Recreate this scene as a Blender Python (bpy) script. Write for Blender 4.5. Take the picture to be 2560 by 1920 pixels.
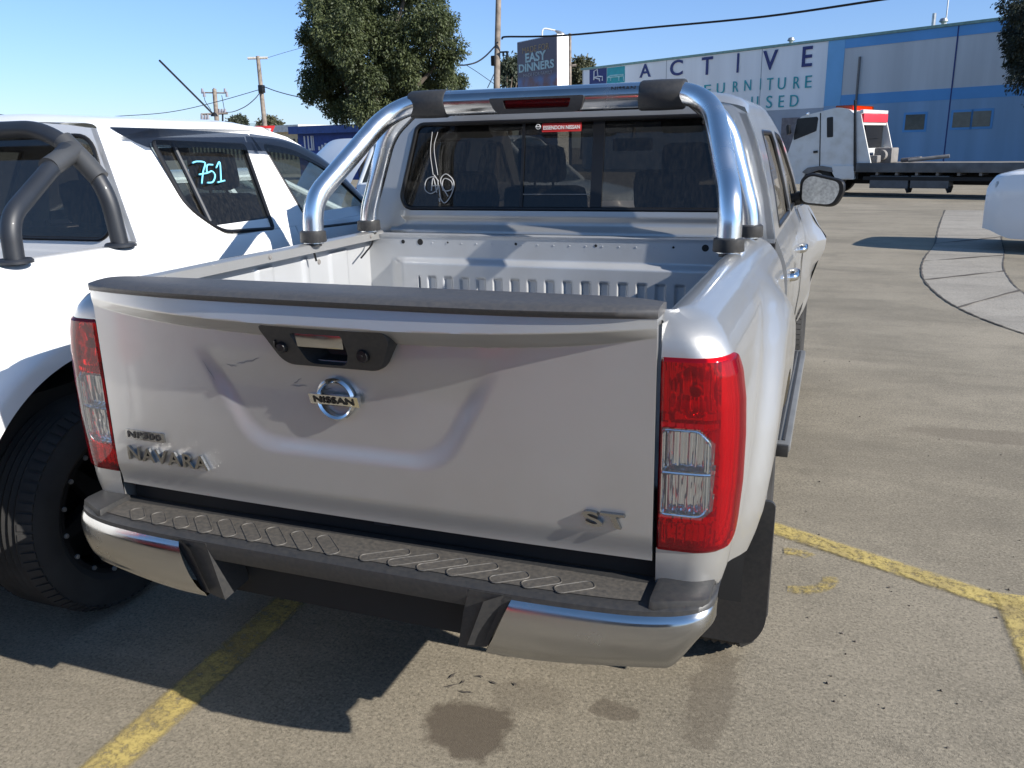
import bpy, bmesh, math, random
import numpy as np
from mathutils import Vector, Matrix
from mathutils.geometry import tessellate_polygon
R = math.radians
for o in list(bpy.data.objects): bpy.data.objects.remove(o)
scene = bpy.context.scene
col = scene.collection
random.seed(7); np.random.seed(7)

# ------------------------------------------------------------------ camera, sky, sun, exposure
CAM = np.array([1.0555, -1.6575, 1.6007]); YAW, PIT, ROLL, FPX = .3635, .2750, -.0209, 2109.6
fw = np.array([-math.sin(YAW)*math.cos(PIT), math.cos(YAW)*math.cos(PIT), -math.sin(PIT)])
rt = np.array([math.cos(YAW), math.sin(YAW), 0.]); up = np.cross(rt, fw)
r2 = rt*math.cos(ROLL)+up*math.sin(ROLL); u2 = -rt*math.sin(ROLL)+up*math.cos(ROLL)
cd = bpy.data.cameras.new('camera'); cam = bpy.data.objects.new('camera', cd); col.objects.link(cam)
cd.sensor_width = 36; cd.lens = 36*FPX/2560; cd.clip_start = .05; cd.clip_end = 2000
m = Matrix((r2, u2, -fw)).transposed().to_4x4(); m.translation = Vector(CAM); cam.matrix_world = m
scene.camera = cam

SUN = Vector((1, -.18, .57)).normalized()
SUN_EL = math.asin(SUN.z); SUN_AZ = math.atan2(SUN.x, SUN.y)
w = bpy.data.worlds.new('World'); scene.world = w; w.use_nodes = True
nt = w.node_tree; bg = nt.nodes['Background']
sky = nt.nodes.new('ShaderNodeTexSky'); sky.sky_type = 'NISHITA'; sky.sun_disc = False
sky.sun_elevation = SUN_EL; sky.sun_rotation = SUN_AZ; sky.air_density = 1.0; sky.dust_density = .15; sky.ozone_density = 2.0
mxs = nt.nodes.new('ShaderNodeMix'); mxs.data_type = 'RGBA'; mxs.blend_type = 'MULTIPLY'; mxs.inputs[0].default_value = 1
tcs = nt.nodes.new('ShaderNodeTexCoord'); sxs = nt.nodes.new('ShaderNodeSeparateXYZ'); nt.links.new(tcs.outputs['Generated'], sxs.inputs[0])
rps = nt.nodes.new('ShaderNodeValToRGB'); nt.links.new(sxs.outputs['Z'], rps.inputs[0]); rps.color_ramp.elements[0].color = (.55, .68, 1.1, 1); rps.color_ramp.elements[1].color = (.80, .98, 1.12, 1); rps.color_ramp.elements[1].position = .45
nt.links.new(sky.outputs[0], mxs.inputs[6]); nt.links.new(rps.outputs[0], mxs.inputs[7]); nt.links.new(mxs.outputs[2], bg.inputs[0]); bg.inputs[1].default_value = .095
sl = bpy.data.lights.new('sun', 'SUN'); sl.energy = 5.0; sl.angle = R(.53); sl.color = (1, .952, .88)
so = bpy.data.objects.new('sun', sl); col.objects.link(so); so.rotation_euler = SUN.to_track_quat('Z', 'Y').to_euler()
vs = scene.view_settings; vs.view_transform = 'Standard'; vs.look = 'None'; vs.gamma = 1; vs.exposure = .68
scene.cycles.max_bounces = 10; scene.cycles.transparent_max_bounces = 24
scene.cycles.caustics_reflective = False; scene.cycles.caustics_refractive = False

# ------------------------------------------------------------------ helpers
S_ = 2560/2212.
def ray(u, v): return fw + r2*((u*S_-1280)/FPX) + u2*((960-v*S_)/FPX)
def at(u, v, depth): return CAM + ray(u, v)*depth                 # a point that many metres in front of the lens plane
def hit(u, v, P, N):                                              # where a sight line meets a real plane
    d = ray(u, v); t = (np.array(P)-CAM).dot(N)/d.dot(N); return CAM+d*t
def ground(u, v, z=0.): return hit(u, v, (0, 0, z), np.array([0, 0, 1.]))
def ss(a, b, x): t = np.clip((x-a)/(b-a), 0, 1); return t*t*(3-2*t)
def lerp_tab(tab, x): return float(np.interp(x, [a for a, _ in tab], [b for _, b in tab]))

def tag(o, label=None, cat=None, group=None, kind=None):
    for k, v in (('label', label), ('category', cat), ('group', group), ('kind', kind)):
        if v: o[k] = v
    return o
def thing(name, loc, label, cat, group=None, rz=0):
    o = bpy.data.objects.new(name, None); col.objects.link(o); o.empty_display_size = .2
    o.location = [float(c) for c in loc]; o.rotation_euler = (0, 0, rz); return tag(o, label, cat, group)
def world_of(o):
    m = o.matrix_basis.copy()
    if o.parent: m = world_of(o.parent) @ o.matrix_parent_inverse @ m
    return m
def put(name, me, mat, parent=None, local=False):
    o = bpy.data.objects.new(name, me); col.objects.link(o)
    if mat is not None:
        for x in (mat if isinstance(mat, (list, tuple)) else [mat]): me.materials.append(x)
    if parent is not None:
        o.parent = parent
        if not local: o.matrix_parent_inverse = world_of(parent).inverted()
    return o
class MB:
    """collects faces, then links them as ONE mesh object"""
    def __init__(s): s.v = []; s.f = []; s.mi = []
    def add(s, vs, fs, mi=0):
        b = len(s.v); s.v += [tuple(float(c) for c in p) for p in vs]
        s.f += [tuple(i+b for i in f) for f in fs]; s.mi += [mi]*len(fs); return s
    def quad(s, a, b, c, d, mi=0): return s.add([a, b, c, d], [(0, 1, 2, 3)], mi)
    def box(s, lo, hi, bev=0, fn=None):
        bm = bmesh.new(); bmesh.ops.create_cube(bm, size=1)
        for v in bm.verts: v.co = Vector([(lo[i]+hi[i])/2+v.co[i]*(hi[i]-lo[i]) for i in range(3)])
        if bev: bmesh.ops.bevel(bm, geom=list(bm.edges), offset=bev, segments=2, affect='EDGES', profile=.6)
        return s.bm(bm, fn)
    def bm(s, bm, fn=None):
        bm.verts.index_update()
        s.add([(fn(v.co) if fn else v.co) for v in bm.verts], [[v.index for v in f.verts] for f in bm.faces]); bm.free(); return s
    def grid(s, P, flip=False, cu=False, cv=False, skip=None, mi=0):
        P = np.asarray(P, float); n, k = P.shape[:2]; F = []
        for i in range(n if cu else n-1):
            for j in range(k if cv else k-1):
                if skip is not None and skip(i, j): continue
                a, b, c, d = i*k+j, i*k+(j+1) % k, ((i+1) % n)*k+(j+1) % k, ((i+1) % n)*k+j
                F.append((a, d, c, b) if flip else (a, b, c, d))
        return s.add(P.reshape(-1, 3), F, mi)
    def tube(s, pts, r, n=12, caps=True, flat=1.0):
        pts = [Vector([float(c) for c in p]) for p in pts]; rs = r if isinstance(r, (list, tuple, np.ndarray)) else [r]*len(pts)
        t0 = (pts[1]-pts[0]).normalized(); a = Vector((0, 0, 1)) if abs(t0.z) < .9 else Vector((1, 0, 0))
        nrm = t0.cross(a).normalized(); rings = []
        for i, p in enumerate(pts):
            t = (pts[min(i+1, len(pts)-1)]-pts[max(i-1, 0)]).normalized()
            nrm = (nrm-t*nrm.dot(t)).normalized(); b = t.cross(nrm)
            rings.append([p+(nrm*math.cos(2*math.pi*k/n)+b*math.sin(2*math.pi*k/n)*flat)*rs[i] for k in range(n)])
        s.grid([[tuple(q) for q in rg] for rg in rings], cv=True)
        if caps:
            s.add(rings[0], [tuple(range(n))[::-1]]); s.add(rings[-1], [tuple(range(n))])
        return s
    def lathe(s, prof, c, axis='x', n=48, sgn=1):
        """prof: (radius, offset along axis)"""
        P = []
        for k in range(n):
            a = 2*math.pi*k/n; row = []
            for r, h in prof:
                p = [h*sgn, r*math.cos(a), r*math.sin(a)]
                if axis == 'y': p = [p[1], p[0], p[2]]
                if axis == 'z': p = [p[1], p[2], p[0]]
                row.append([p[i]+c[i] for i in range(3)])
            P.append(row)
        return s.grid(P, cu=True)
    def plate(s, outer, holes=(), fn=None, t=.01, step=None):
        """2-D outline with holes, given thickness t along the third coordinate, mapped to 3-D by fn(u,v,d)"""
        loops = [list(outer)]+[list(h) for h in holes]
        if step:
            L2 = []
            for L in loops:
                q = []
                for i, a in enumerate(L):
                    b = L[(i+1) % len(L)]; k = max(1, int(math.hypot(b[0]-a[0], b[1]-a[1])/step))
                    q += [(a[0]+(b[0]-a[0])*j/k, a[1]+(b[1]-a[1])*j/k) for j in range(k)]
                L2.append(q)
            loops = L2
        tri = tessellate_polygon([[Vector((x, y, 0)) for x, y in L] for L in loops])
        pts = [p for L in loops for p in L]; n = len(pts); fn = fn or (lambda a, b, d: (a, b, d))
        V = [fn(x, y, 0) for x, y in pts]
        def ccw(T):
            (x0, y0), (x1, y1), (x2, y2) = [pts[i] for i in T]; return (x1-x0)*(y2-y0)-(x2-x0)*(y1-y0) > 0
        tri = [T if ccw(T) else T[::-1] for T in tri]
        F = [tuple(T) for T in tri]
        if t:
            V += [fn(x, y, -t) for x, y in pts]
            F += [tuple(i+n for i in T[::-1]) for T in tri]; b = 0
            for L in loops:
                k = len(L); area = sum(L[i][0]*L[(i+1) % k][1]-L[(i+1) % k][0]*L[i][1] for i in range(k))
                pos = (area > 0) == (b == 0)
                for i in range(k):
                    a, c = b+i, b+(i+1) % k
                    F.append((a, a+n, c+n, c) if pos else (a, c, c+n, a+n))
                b += k
        return s.add(V, F)
    def build(s, name, mat, parent=None, smooth=True, angle=35, local=False, fix=False, merge=0):
        me = bpy.data.meshes.new(name); me.from_pydata(s.v, [], s.f)
        if any(s.mi): me.polygons.foreach_set('material_index', s.mi)
        if fix or merge:
            bm = bmesh.new(); bm.from_mesh(me)
            if merge: bmesh.ops.remove_doubles(bm, verts=bm.verts, dist=merge)
            if fix: bmesh.ops.recalc_face_normals(bm, faces=bm.faces)
            bm.to_mesh(me); bm.free()
        me.update()
        if smooth:
            me.polygons.foreach_set('use_smooth', [True]*len(me.polygons)); me.set_sharp_from_angle(angle=R(angle))
        return put(name, me, mat, parent, local)
def rrect(x0, y0, x1, y1, r, n=5):
    P = []
    for cx, cy, a0 in ((x1-r, y1-r, 0), (x0+r, y1-r, 90), (x0+r, y0+r, 180), (x1-r, y0+r, 270)):
        P += [(cx+r*math.cos(R(a0+90*k/n)), cy+r*math.sin(R(a0+90*k/n))) for k in range(n+1)]
    return P
def rpoly(pts, r, n=4):
    """polygon with rounded corners"""
    out = []; k = len(pts)
    for i in range(k):
        p = np.array(pts[i], float); a = np.array(pts[i-1], float)-p; b = np.array(pts[(i+1) % k], float)-p
        rr = r[i] if isinstance(r, (list, tuple)) else r
        la, lb = np.linalg.norm(a), np.linalg.norm(b); q = min(rr, la*.45, lb*.45)
        A, B = p+a/la*q, p+b/lb*q
        for j in range(n+1):
            t = j/n; out.append(tuple((1-t)**2*A+2*t*(1-t)*p+t*t*B))
    return out
def smooth_path(pts, n=8, r=None):
    """Catmull-Rom through the points"""
    P = [np.array(p, float) for p in pts]; P = [2*P[0]-P[1]]+P+[2*P[-1]-P[-2]]; out = []
    for i in range(1, len(P)-2):
        for j in range(n):
            t = j/n; a, b, c, d = P[i-1:i+3]
            out.append(.5*((2*b)+(-a+c)*t+(2*a-5*b+4*c-d)*t*t+(-a+3*b-3*c+d)*t**3))
    out.append(P[-2]); return out
def bend_path(pts, rad, n=8):
    """straight runs joined by rounded bends"""
    P = [np.array(p, float) for p in pts]; out = [P[0]]
    for i in range(1, len(P)-1):
        a = P[i-1]-P[i]; b = P[i+1]-P[i]; la, lb = np.linalg.norm(a), np.linalg.norm(b)
        rr = rad[i-1] if isinstance(rad, (list, tuple)) else rad
        q = min(rr, la*.48, lb*.48); A, B = P[i]+a/la*q, P[i]+b/lb*q
        for j in range(n+1):
            t = j/n; out.append((1-t)**2*A+2*t*(1-t)*P[i]+t*t*B)
    out.append(P[-1]); return out
_txt = {}
def text_mesh(body, size=1., bold=0., ext=0., bev=0., shear=0., space=1., align='CENTER'):
    cu = bpy.data.curves.new('lettering', 'FONT'); cu.body = body; cu.size = size; cu.offset = bold; cu.extrude = ext
    cu.bevel_depth = bev; cu.shear = shear; cu.space_character = space; cu.align_x = align; cu.resolution_u = 4
    o = bpy.data.objects.new('lettering', cu); col.objects.link(o); bpy.context.view_layer.update()
    me = bpy.data.meshes.new_from_object(o.evaluated_get(bpy.context.evaluated_depsgraph_get()))
    v = [tuple(x.co) for x in me.vertices]; f = [tuple(p.vertices) for p in me.polygons]
    bpy.data.objects.remove(o); bpy.data.curves.remove(cu); bpy.data.meshes.remove(me)
    return v, f
def text_fit(mb, body, box, fn, depth=.003, **kw):
    """letters stretched to the box (x0,y0,x1,y1) of the 2-D frame that fn maps to 3-D"""
    v, f = text_mesh(body, ext=.02, **kw); A = np.array(v); lo, hi = A.min(0), A.max(0)
    x0, y0, x1, y1 = box; q = (A-lo)/np.maximum(hi-lo, 1e-6)
    return mb.add([fn(x0+(x1-x0)*a, y0+(y1-y0)*b, c*depth) for a, b, c in q], f)

# ------------------------------------------------------------------ materials
def material(name): m = bpy.data.materials.new(name); m.use_nodes = True; return m, m.node_tree, m.node_tree.nodes['Principled BSDF']
def N(nt, t, **kw):
    n = nt.nodes.new(t)
    for k, v in kw.items():
        if k in n.inputs: n.inputs[k].default_value = v
        else: setattr(n, k, v)
    return n
def bump(nt, b, scale, strength, dist=.002, tex='ShaderNodeTexNoise', coord='Object', detail=4):
    tc = N(nt, 'ShaderNodeTexCoord'); t = N(nt, tex); t.inputs['Scale'].default_value = scale
    if 'Detail' in t.inputs: t.inputs['Detail'].default_value = detail
    nt.links.new(tc.outputs[coord], t.inputs['Vector'])
    bp = N(nt, 'ShaderNodeBump', Strength=strength, Distance=dist)
    nt.links.new(t.outputs[0], bp.inputs['Height']); nt.links.new(bp.outputs[0], b.inputs['Normal']); return t, bp
def mottled(nt, sock, c0, c1, scale, detail=5, lo=.35, hi=.65, coord='Object', stretch=None):
    tc = N(nt, 'ShaderNodeTexCoord'); t = N(nt, 'ShaderNodeTexNoise', Scale=scale, Detail=detail)
    src = tc.outputs[coord]
    if stretch:
        mp = N(nt, 'ShaderNodeMapping'); mp.inputs['Scale'].default_value = stretch; nt.links.new(src, mp.inputs[0]); src = mp.outputs[0]
    nt.links.new(src, t.inputs['Vector']); r = N(nt, 'ShaderNodeValToRGB')
    r.color_ramp.elements[0].position = lo; r.color_ramp.elements[1].position = hi
    r.color_ramp.elements[0].color = (*c0, 1); r.color_ramp.elements[1].color = (*c1, 1)
    nt.links.new(t.outputs[0], r.inputs[0]); nt.links.new(r.outputs[0], sock); return r
def simple(name, c, rough=.5, metal=0., var=.15, scale=6, coat=0., bscale=0, bstr=0, stretch=None, **kw):
    m, nt, b = material(name)
    mottled(nt, b.inputs['Base Color'], tuple(x*(1-var) for x in c), tuple(min(1, x*(1+var)) for x in c), scale, stretch=stretch)
    b.inputs['Roughness'].default_value = rough; b.inputs['Metallic'].default_value = metal
    b.inputs['Coat Weight'].default_value = coat; b.inputs['Coat Roughness'].default_value = .04
    if bscale: bump(nt, b, bscale, bstr, **kw)
    return m
M = {}
def paint(name, c, metal, rough, flake=0., dirt=.0, dirt_c=(.3, .26, .2), wav=.12, cw=.75):
    m, nt, b = material(name)
    b.inputs['Metallic'].default_value = metal; b.inputs['Roughness'].default_value = rough
    b.inputs['Coat Weight'].default_value = cw; b.inputs['Coat Roughness'].default_value = .05
    tc = N(nt, 'ShaderNodeTexCoord')
    n1 = N(nt, 'ShaderNodeTexNoise', Scale=3.2, Detail=7); nt.links.new(tc.outputs['Object'], n1.inputs['Vector'])
    mx = N(nt, 'ShaderNodeMix', data_type='RGBA'); r = N(nt, 'ShaderNodeMapRange'); r.inputs[1].default_value = .45; r.inputs[2].default_value = .8
    r.inputs[4].default_value = dirt; nt.links.new(n1.outputs[0], r.inputs[0]); nt.links.new(r.outputs[0], mx.inputs[0])
    mx.inputs[6].default_value = (*c, 1); mx.inputs[7].default_value = (*dirt_c, 1); nt.links.new(mx.outputs[2], b.inputs['Base Color'])
    # soft waviness of pressed steel, and dust that dulls the clear coat in patches
    n2 = N(nt, 'ShaderNodeTexNoise', Scale=2.2, Detail=2); nt.links.new(tc.outputs['Object'], n2.inputs['Vector'])
    bp = N(nt, 'ShaderNodeBump', Strength=wav, Distance=.02); nt.links.new(n2.outputs[0], bp.inputs['Height'])
    nt.links.new(bp.outputs[0], b.inputs['Coat Normal'])
    r2_ = N(nt, 'ShaderNodeMapRange'); r2_.inputs[1].default_value = .35; r2_.inputs[2].default_value = .75
    r2_.inputs[3].default_value = .03; r2_.inputs[4].default_value = .16; nt.links.new(n1.outputs[0], r2_.inputs[0]); nt.links.new(r2_.outputs[0], b.inputs['Coat Roughness'])
    if flake:
        v = N(nt, 'ShaderNodeTexNoise', Scale=1400, Detail=1); nt.links.new(tc.outputs['Object'], v.inputs['Vector'])
        b2 = N(nt, 'ShaderNodeBump', Strength=flake, Distance=.0006); nt.links.new(v.outputs[0], b2.inputs['Height'])
        nt.links.new(b2.outputs[0], b.inputs['Normal'])
    return m
M['silver'] = paint('silver_paint', (.44, .437, .425), .62, .36, .5, .25, (.3, .27, .22), .2)
M['bed'] = paint('bed_paint', (.50, .51, .52), .35, .42, .2, .45, (.33, .31, .28))
M['white'] = paint('white_paint', (.80, .80, .79), 0, .45, 0, .12, (.6, .57, .5))
M['white_dirty'] = paint('aged_white_paint', (.68, .68, .66), 0, .5, 0, .5, (.42, .38, .30))
M['red'] = paint('red_paint', (.55, .012, .012), 0, .4, 0, .05)
M['white_in_shade'] = paint('shaded_white_paint', (.55, .60, .66), 0, .45, 0, .1)  # white car body with its bluish shade mixed into the colour
def chrome(name, c=.82, rough=.07, dust=.22):
    m, nt, b = material(name); b.inputs['Metallic'].default_value = 1
    tc = N(nt, 'ShaderNodeTexCoord'); n = N(nt, 'ShaderNodeTexNoise', Scale=9, Detail=8); nt.links.new(tc.outputs['Object'], n.inputs['Vector'])
    r = N(nt, 'ShaderNodeMapRange'); r.inputs[1].default_value = .4; r.inputs[2].default_value = .75; r.inputs[3].default_value = rough; r.inputs[4].default_value = dust
    nt.links.new(n.outputs[0], r.inputs[0]); nt.links.new(r.outputs[0], b.inputs['Roughness']); b.inputs['Base Color'].default_value = (c, c, c*.99, 1)
    bump(nt, b, 25, .02, .003); return m
M['chrome'] = chrome('polished_steel', .90, .19, .32); M['chrome_dusty'] = chrome('dusty_chrome', .46, .12, .38)
M['badge'] = chrome('badge_chrome', .70, .08, .2)
def plastic(name, c, rough=.5, dust=.35, dust_c=(.22, .19, .15)):
    m, nt, b = material(name); b.inputs['Roughness'].default_value = rough
    r = mottled(nt, b.inputs['Base Color'], c, tuple(a*(1-dust)+d*dust for a, d in zip(c, dust_c)), 90, 10, .25, .85)
    bump(nt, b, 420, .25, .0008); return m
M['black'] = plastic('black_plastic', (.022, .023, .025), .48, .12)
M['cap'] = plastic('grey_black_plastic', (.050, .051, .055), .5, .2)
M['step'] = plastic('step_plastic', (.045, .043, .041), .6, .42)
M['satin'] = simple('satin_black_steel', (.016, .019, .025), .5, 0, .15, 5, .08)
M['dark'] = simple('underbody_dark', (.012, .012, .012), .8)
M['rubber'] = simple('tyre_rubber', (.022, .021, .02), .85, 0, .3, 8, 0, 90, .3)
M['rim_black'] = simple('black_rim', (.015, .015, .016), .35, .3)
M['steel'] = simple('bare_steel', (.42, .42, .42), .4, .8)
M['seat'] = simple('seat_cloth', (.02, .019, .018), .9)
M['greytrim'] = simple('grey_trim', (.18, .17, .16), .8)
M['asphalt_dark'] = simple('joint_dirt', (.085, .072, .06), .9)
def glass(name, tint, dust=.03, dust_c=(.3, .27, .22), refl=1.):
    m = bpy.data.materials.new(name); m.use_nodes = True; nt = m.node_tree; nt.nodes.remove(nt.nodes['Principled BSDF'])
    out = nt.nodes['Material Output']; tr = N(nt, 'ShaderNodeBsdfTransparent'); tr.inputs[0].default_value = (*tint, 1)
    gl = N(nt, 'ShaderNodeBsdfGlossy', Roughness=.02); fr = N(nt, 'ShaderNodeFresnel', IOR=1.45)
    geo = N(nt, 'ShaderNodeNewGeometry')                       # the same mirror strength from both faces of the pane
    mi = N(nt, 'ShaderNodeMix', data_type='FLOAT'); nt.links.new(geo.outputs['Backfacing'], mi.inputs[0]); mi.inputs[2].default_value = 1.5; mi.inputs[3].default_value = 1/1.5
    nt.links.new(mi.outputs[0], fr.inputs[0])
    mx = N(nt, 'ShaderNodeMixShader'); nt.links.new(fr.outputs[0], mx.inputs[0]); nt.links.new(tr.outputs[0], mx.inputs[1]); nt.links.new(gl.outputs[0], mx.inputs[2])
    df = N(nt, 'ShaderNodeBsdfDiffuse'); df.inputs[0].default_value = (*dust_c, 1)
    tc = N(nt, 'ShaderNodeTexCoord'); mp = N(nt, 'ShaderNodeMapping'); mp.inputs['Scale'].default_value = (60, 60, 14); nt.links.new(tc.outputs['Object'], mp.inputs[0])
    n = N(nt, 'ShaderNodeTexNoise', Scale=1.6, Detail=7, Roughness=.75); nt.links.new(mp.outputs[0], n.inputs['Vector'])
    r = N(nt, 'ShaderNodeMapRange'); r.inputs[1].default_value = .42; r.inputs[2].default_value = .8; r.inputs[3].default_value = dust*.4; r.inputs[4].default_value = dust*3
    nt.links.new(n.outputs[0], r.inputs[0]); m2 = N(nt, 'ShaderNodeMixShader'); nt.links.new(r.outputs[0], m2.inputs[0])
    nt.links.new(mx.outputs[0], m2.inputs[1]); nt.links.new(df.outputs[0], m2.inputs[2]); nt.links.new(m2.outputs[0], out.inputs[0]); return m
M['glass_dark'] = glass('tinted_glass', (.088, .076, .064), .028)
M['glass_mid'] = glass('side_glass', (.42, .47, .47), .03)
M['glass'] = glass('clear_glass', (.8, .86, .84), .01)
M['glass_side_dusty'] = glass('dusty_side_glass', (.3, .29, .27), .16, (.36, .33, .28))
M['visor'] = glass('smoked_visor', (.10, .12, .16), .01)
def lens(name, c, bscale, bstr, dif=.08):
    m = bpy.data.materials.new(name); m.use_nodes = True; nt = m.node_tree; nt.nodes.remove(nt.nodes['Principled BSDF'])
    out = nt.nodes['Material Output']; tr = N(nt, 'ShaderNodeBsdfTransparent'); tr.inputs[0].default_value = (*c, 1)
    gl = N(nt, 'ShaderNodeBsdfGlossy', Roughness=.03); fr = N(nt, 'ShaderNodeFresnel', IOR=1.5)
    mx = N(nt, 'ShaderNodeMixShader'); nt.links.new(fr.outputs[0], mx.inputs[0]); nt.links.new(tr.outputs[0], mx.inputs[1]); nt.links.new(gl.outputs[0], mx.inputs[2])
    df = N(nt, 'ShaderNodeBsdfDiffuse'); df.inputs[0].default_value = (c[0]*.75, c[1]*.8, c[2]*.8, 1)
    m2 = N(nt, 'ShaderNodeMixShader'); m2.inputs[0].default_value = dif; nt.links.new(mx.outputs[0], m2.inputs[1]); nt.links.new(df.outputs[0], m2.inputs[2])
    nt.links.new(m2.outputs[0], out.inputs[0]); return m
M['lens_red'] = lens('red_lens', (.90, .016, .04), 200, .1, .14); M['lens_clear'] = lens('clear_lens', (.93, .94, .94), 200, .1, .05)
M['lens_amber'] = lens('amber_lens', (.95, .22, .02), 200, .1)
m, nt_, b = material('lamp_reflector'); b.inputs['Metallic'].default_value = .85; b.inputs['Base Color'].default_value = (.92, .92, .92, 1); b.inputs['Roughness'].default_value = .07
bump(nt_, b, 40, .12, .004); M['reflector'] = m
M['mirror'] = simple('cracked_mirror', (.62, .63, .61), .2, .35, .22, 70)
M['badge_dark'] = chrome('dark_reflection_chrome', .34, .10, .25)  # chrome letters, dark ground reflection put into the base colour
M['lens_dull'] = lens('dull_red_lens', (.45, .02, .025), 200, .1, .10)
M['alloy'] = simple('ribbed_alloy', (.20, .20, .195), .5, .5)
M['yellow'] = None
def flat(name, c, rough=.6, var=.06, scale=4): return simple(name, c, rough, 0, var, scale)
M['ink_white'] = flat('white_ink', (.75, .75, .75)); M['ink_black'] = flat('black_ink', (.01, .01, .012), .4)
M['ink_cyan'] = flat('cyan_marker', (.22, .72, .95)); M['ink_red'] = flat('red_sticker', (.55, .03, .03), .4)
M['ink_gold'] = flat('gold_ink', (.42, .28, .12)); M['navy'] = flat('navy_paint', (.025, .04, .17)); M['teal'] = flat('teal_paint', (.03, .36, .40))
M['scribble'] = flat('pale_marker', (.42, .42, .42))
# ------------------------------------------------------------------ ground
def ground_material(name, c0, c1, stains=()):
    m, nt, b = material(name); tc = N(nt, 'ShaderNodeTexCoord'); L = nt.links
    def noise(scale, detail, rough=.55, dist=0):
        n = N(nt, 'ShaderNodeTexNoise', Scale=scale, Detail=detail, Roughness=rough, Distortion=dist); L.new(tc.outputs['Object'], n.inputs['Vector']); return n
    def rng(src, a, b_, c=0, d=1):
        r = N(nt, 'ShaderNodeMapRange'); r.inputs[1].default_value = a; r.inputs[2].default_value = b_; r.inputs[3].default_value = c; r.inputs[4].default_value = d
        L.new(src, r.inputs[0]); return r.outputs[0]
    def mix(f, a, c):
        x = N(nt, 'ShaderNodeMix', data_type='RGBA'); L.new(f, x.inputs[0])
        for i, q in ((6, a), (7, c)):
            if isinstance(q, tuple): x.inputs[i].default_value = (*q, 1)
            else: L.new(q, x.inputs[i])
        return x.outputs[2]
    cur = mix(rng(noise(.55, 6, .6, .6).outputs[0], .35, .68), c0, c1)
    cur = mix(rng(noise(3.1, 7, .65).outputs[0], .5, .78, 0, .55), cur, tuple(x*.55 for x in c0))           # worn tarry patches
    mp = N(nt, 'ShaderNodeMapping'); mp.inputs['Scale'].default_value = (.25, 1.7, 1); mp.inputs['Rotation'].default_value = (0, 0, .25)
    L.new(tc.outputs['Object'], mp.inputs[0]); st = N(nt, 'ShaderNodeTexNoise', Scale=1.3, Detail=6, Roughness=.6); L.new(mp.outputs[0], st.inputs['Vector'])
    cur = mix(rng(st.outputs[0], .55, .72, 0, .45), cur, tuple(x*.6 for x in c0))                            # sweeping tyre smears
    vo = N(nt, 'ShaderNodeTexVoronoi', Scale=150); L.new(tc.outputs['Object'], vo.inputs['Vector']); sc_ = N(nt, 'ShaderNodeSeparateColor'); L.new(vo.outputs['Color'], sc_.inputs[0])
    cur = mix(rng(sc_.outputs[0], .55, 1.0, 0, .34), cur, tuple(x*1.45 for x in c1)); cur = mix(rng(sc_.outputs[1], .62, 1.0, 0, .42), cur, tuple(x*.40 for x in c0))     # single stones
    mp2 = N(nt, 'ShaderNodeMapping'); mp2.inputs['Scale'].default_value = (.5, 1.3, 1); mp2.inputs['Rotation'].default_value = (0, 0, -.3); L.new(tc.outputs['Object'], mp2.inputs[0])
    pt = N(nt, 'ShaderNodeTexNoise', Scale=.9, Detail=8, Roughness=.68, Distortion=.8); L.new(mp2.outputs[0], pt.inputs['Vector']); cur = mix(rng(pt.outputs[0], .48, .64, 0, .55), cur, tuple(x*.58 for x in c0))
    gr = noise(95, 5, .8); cur = mix(rng(gr.outputs[0], .52, .72, 0, .5), cur, tuple(x*1.5 for x in c1))    # pale stones in the mix
    cur = mix(rng(gr.outputs[0], .47, .34, 0, .9), cur, tuple(x*.35 for x in c0))                           # dark pits between them
    for (x, y, rx, ry, amt, sc) in stains:                                                                   # spilt oil, each with its own outline
        d = N(nt, 'ShaderNodeMapping'); d.inputs['Location'].default_value = (-x/rx, -y/ry, 0); d.inputs['Scale'].default_value = (1/rx, 1/ry, 0)
        L.new(tc.outputs['Object'], d.inputs[0]); ln = N(nt, 'ShaderNodeVectorMath', operation='LENGTH'); L.new(d.outputs[0], ln.inputs[0])
        a = N(nt, 'ShaderNodeMath', operation='ADD'); L.new(ln.outputs['Value'], a.inputs[0]); L.new(rng(noise(sc, 6, .6).outputs[0], .2, .8, -.55, .55), a.inputs[1])
        cur = mix(rng(a.outputs[0], .85, 1.12, amt, 0), cur, (.085, .066, .046))
    L.new(cur, b.inputs['Base Color']); b.inputs['Roughness'].default_value = .9
    h = N(nt, 'ShaderNodeMath', operation='ADD'); L.new(noise(210, 4, .7).outputs[0], h.inputs[0]); L.new(rng(noise(320, 2).outputs[0], 0, 1, 0, .5), h.inputs[1])
    h2 = N(nt, 'ShaderNodeMath', operation='ADD'); L.new(h.outputs[0], h2.inputs[0]); L.new(rng(noise(5, 3).outputs[0], 0, 1, 0, 1.5), h2.inputs[1])
    bp = N(nt, 'ShaderNodeBump', Strength=.38, Distance=.006); L.new(h2.outputs[0], bp.inputs['Height']); L.new(bp.outputs[0], b.inputs['Normal']); return m
STAINS = [(.19, .215, .135, .125, .85, 7), (.555, .42, .075, .04, .6, 12), (.82, .62, .07, .25, .42, 9), (.30, .42, .12, .08, .3, 10), (2.0, 3.4, .5, .12, .35, 4)]
M['ground'] = ground_material('worn_asphalt', (.208, .180, .132), (.288, .250, .187), STAINS)
mb = MB(); g = []
for yy in (-60, -8, -3, -1, 0, 1, 2, 3, 5, 8, 14, 30, 60, 120, 400): g.append([(xx, yy, 0) for xx in (-300, -80, -30, -10, -4, -2, 0, 2, 4, 10, 30, 80, 300)])
o = mb.grid(g, flip=True).build('ground', M['ground'], smooth=False); o['kind'] = 'structure'

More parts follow.
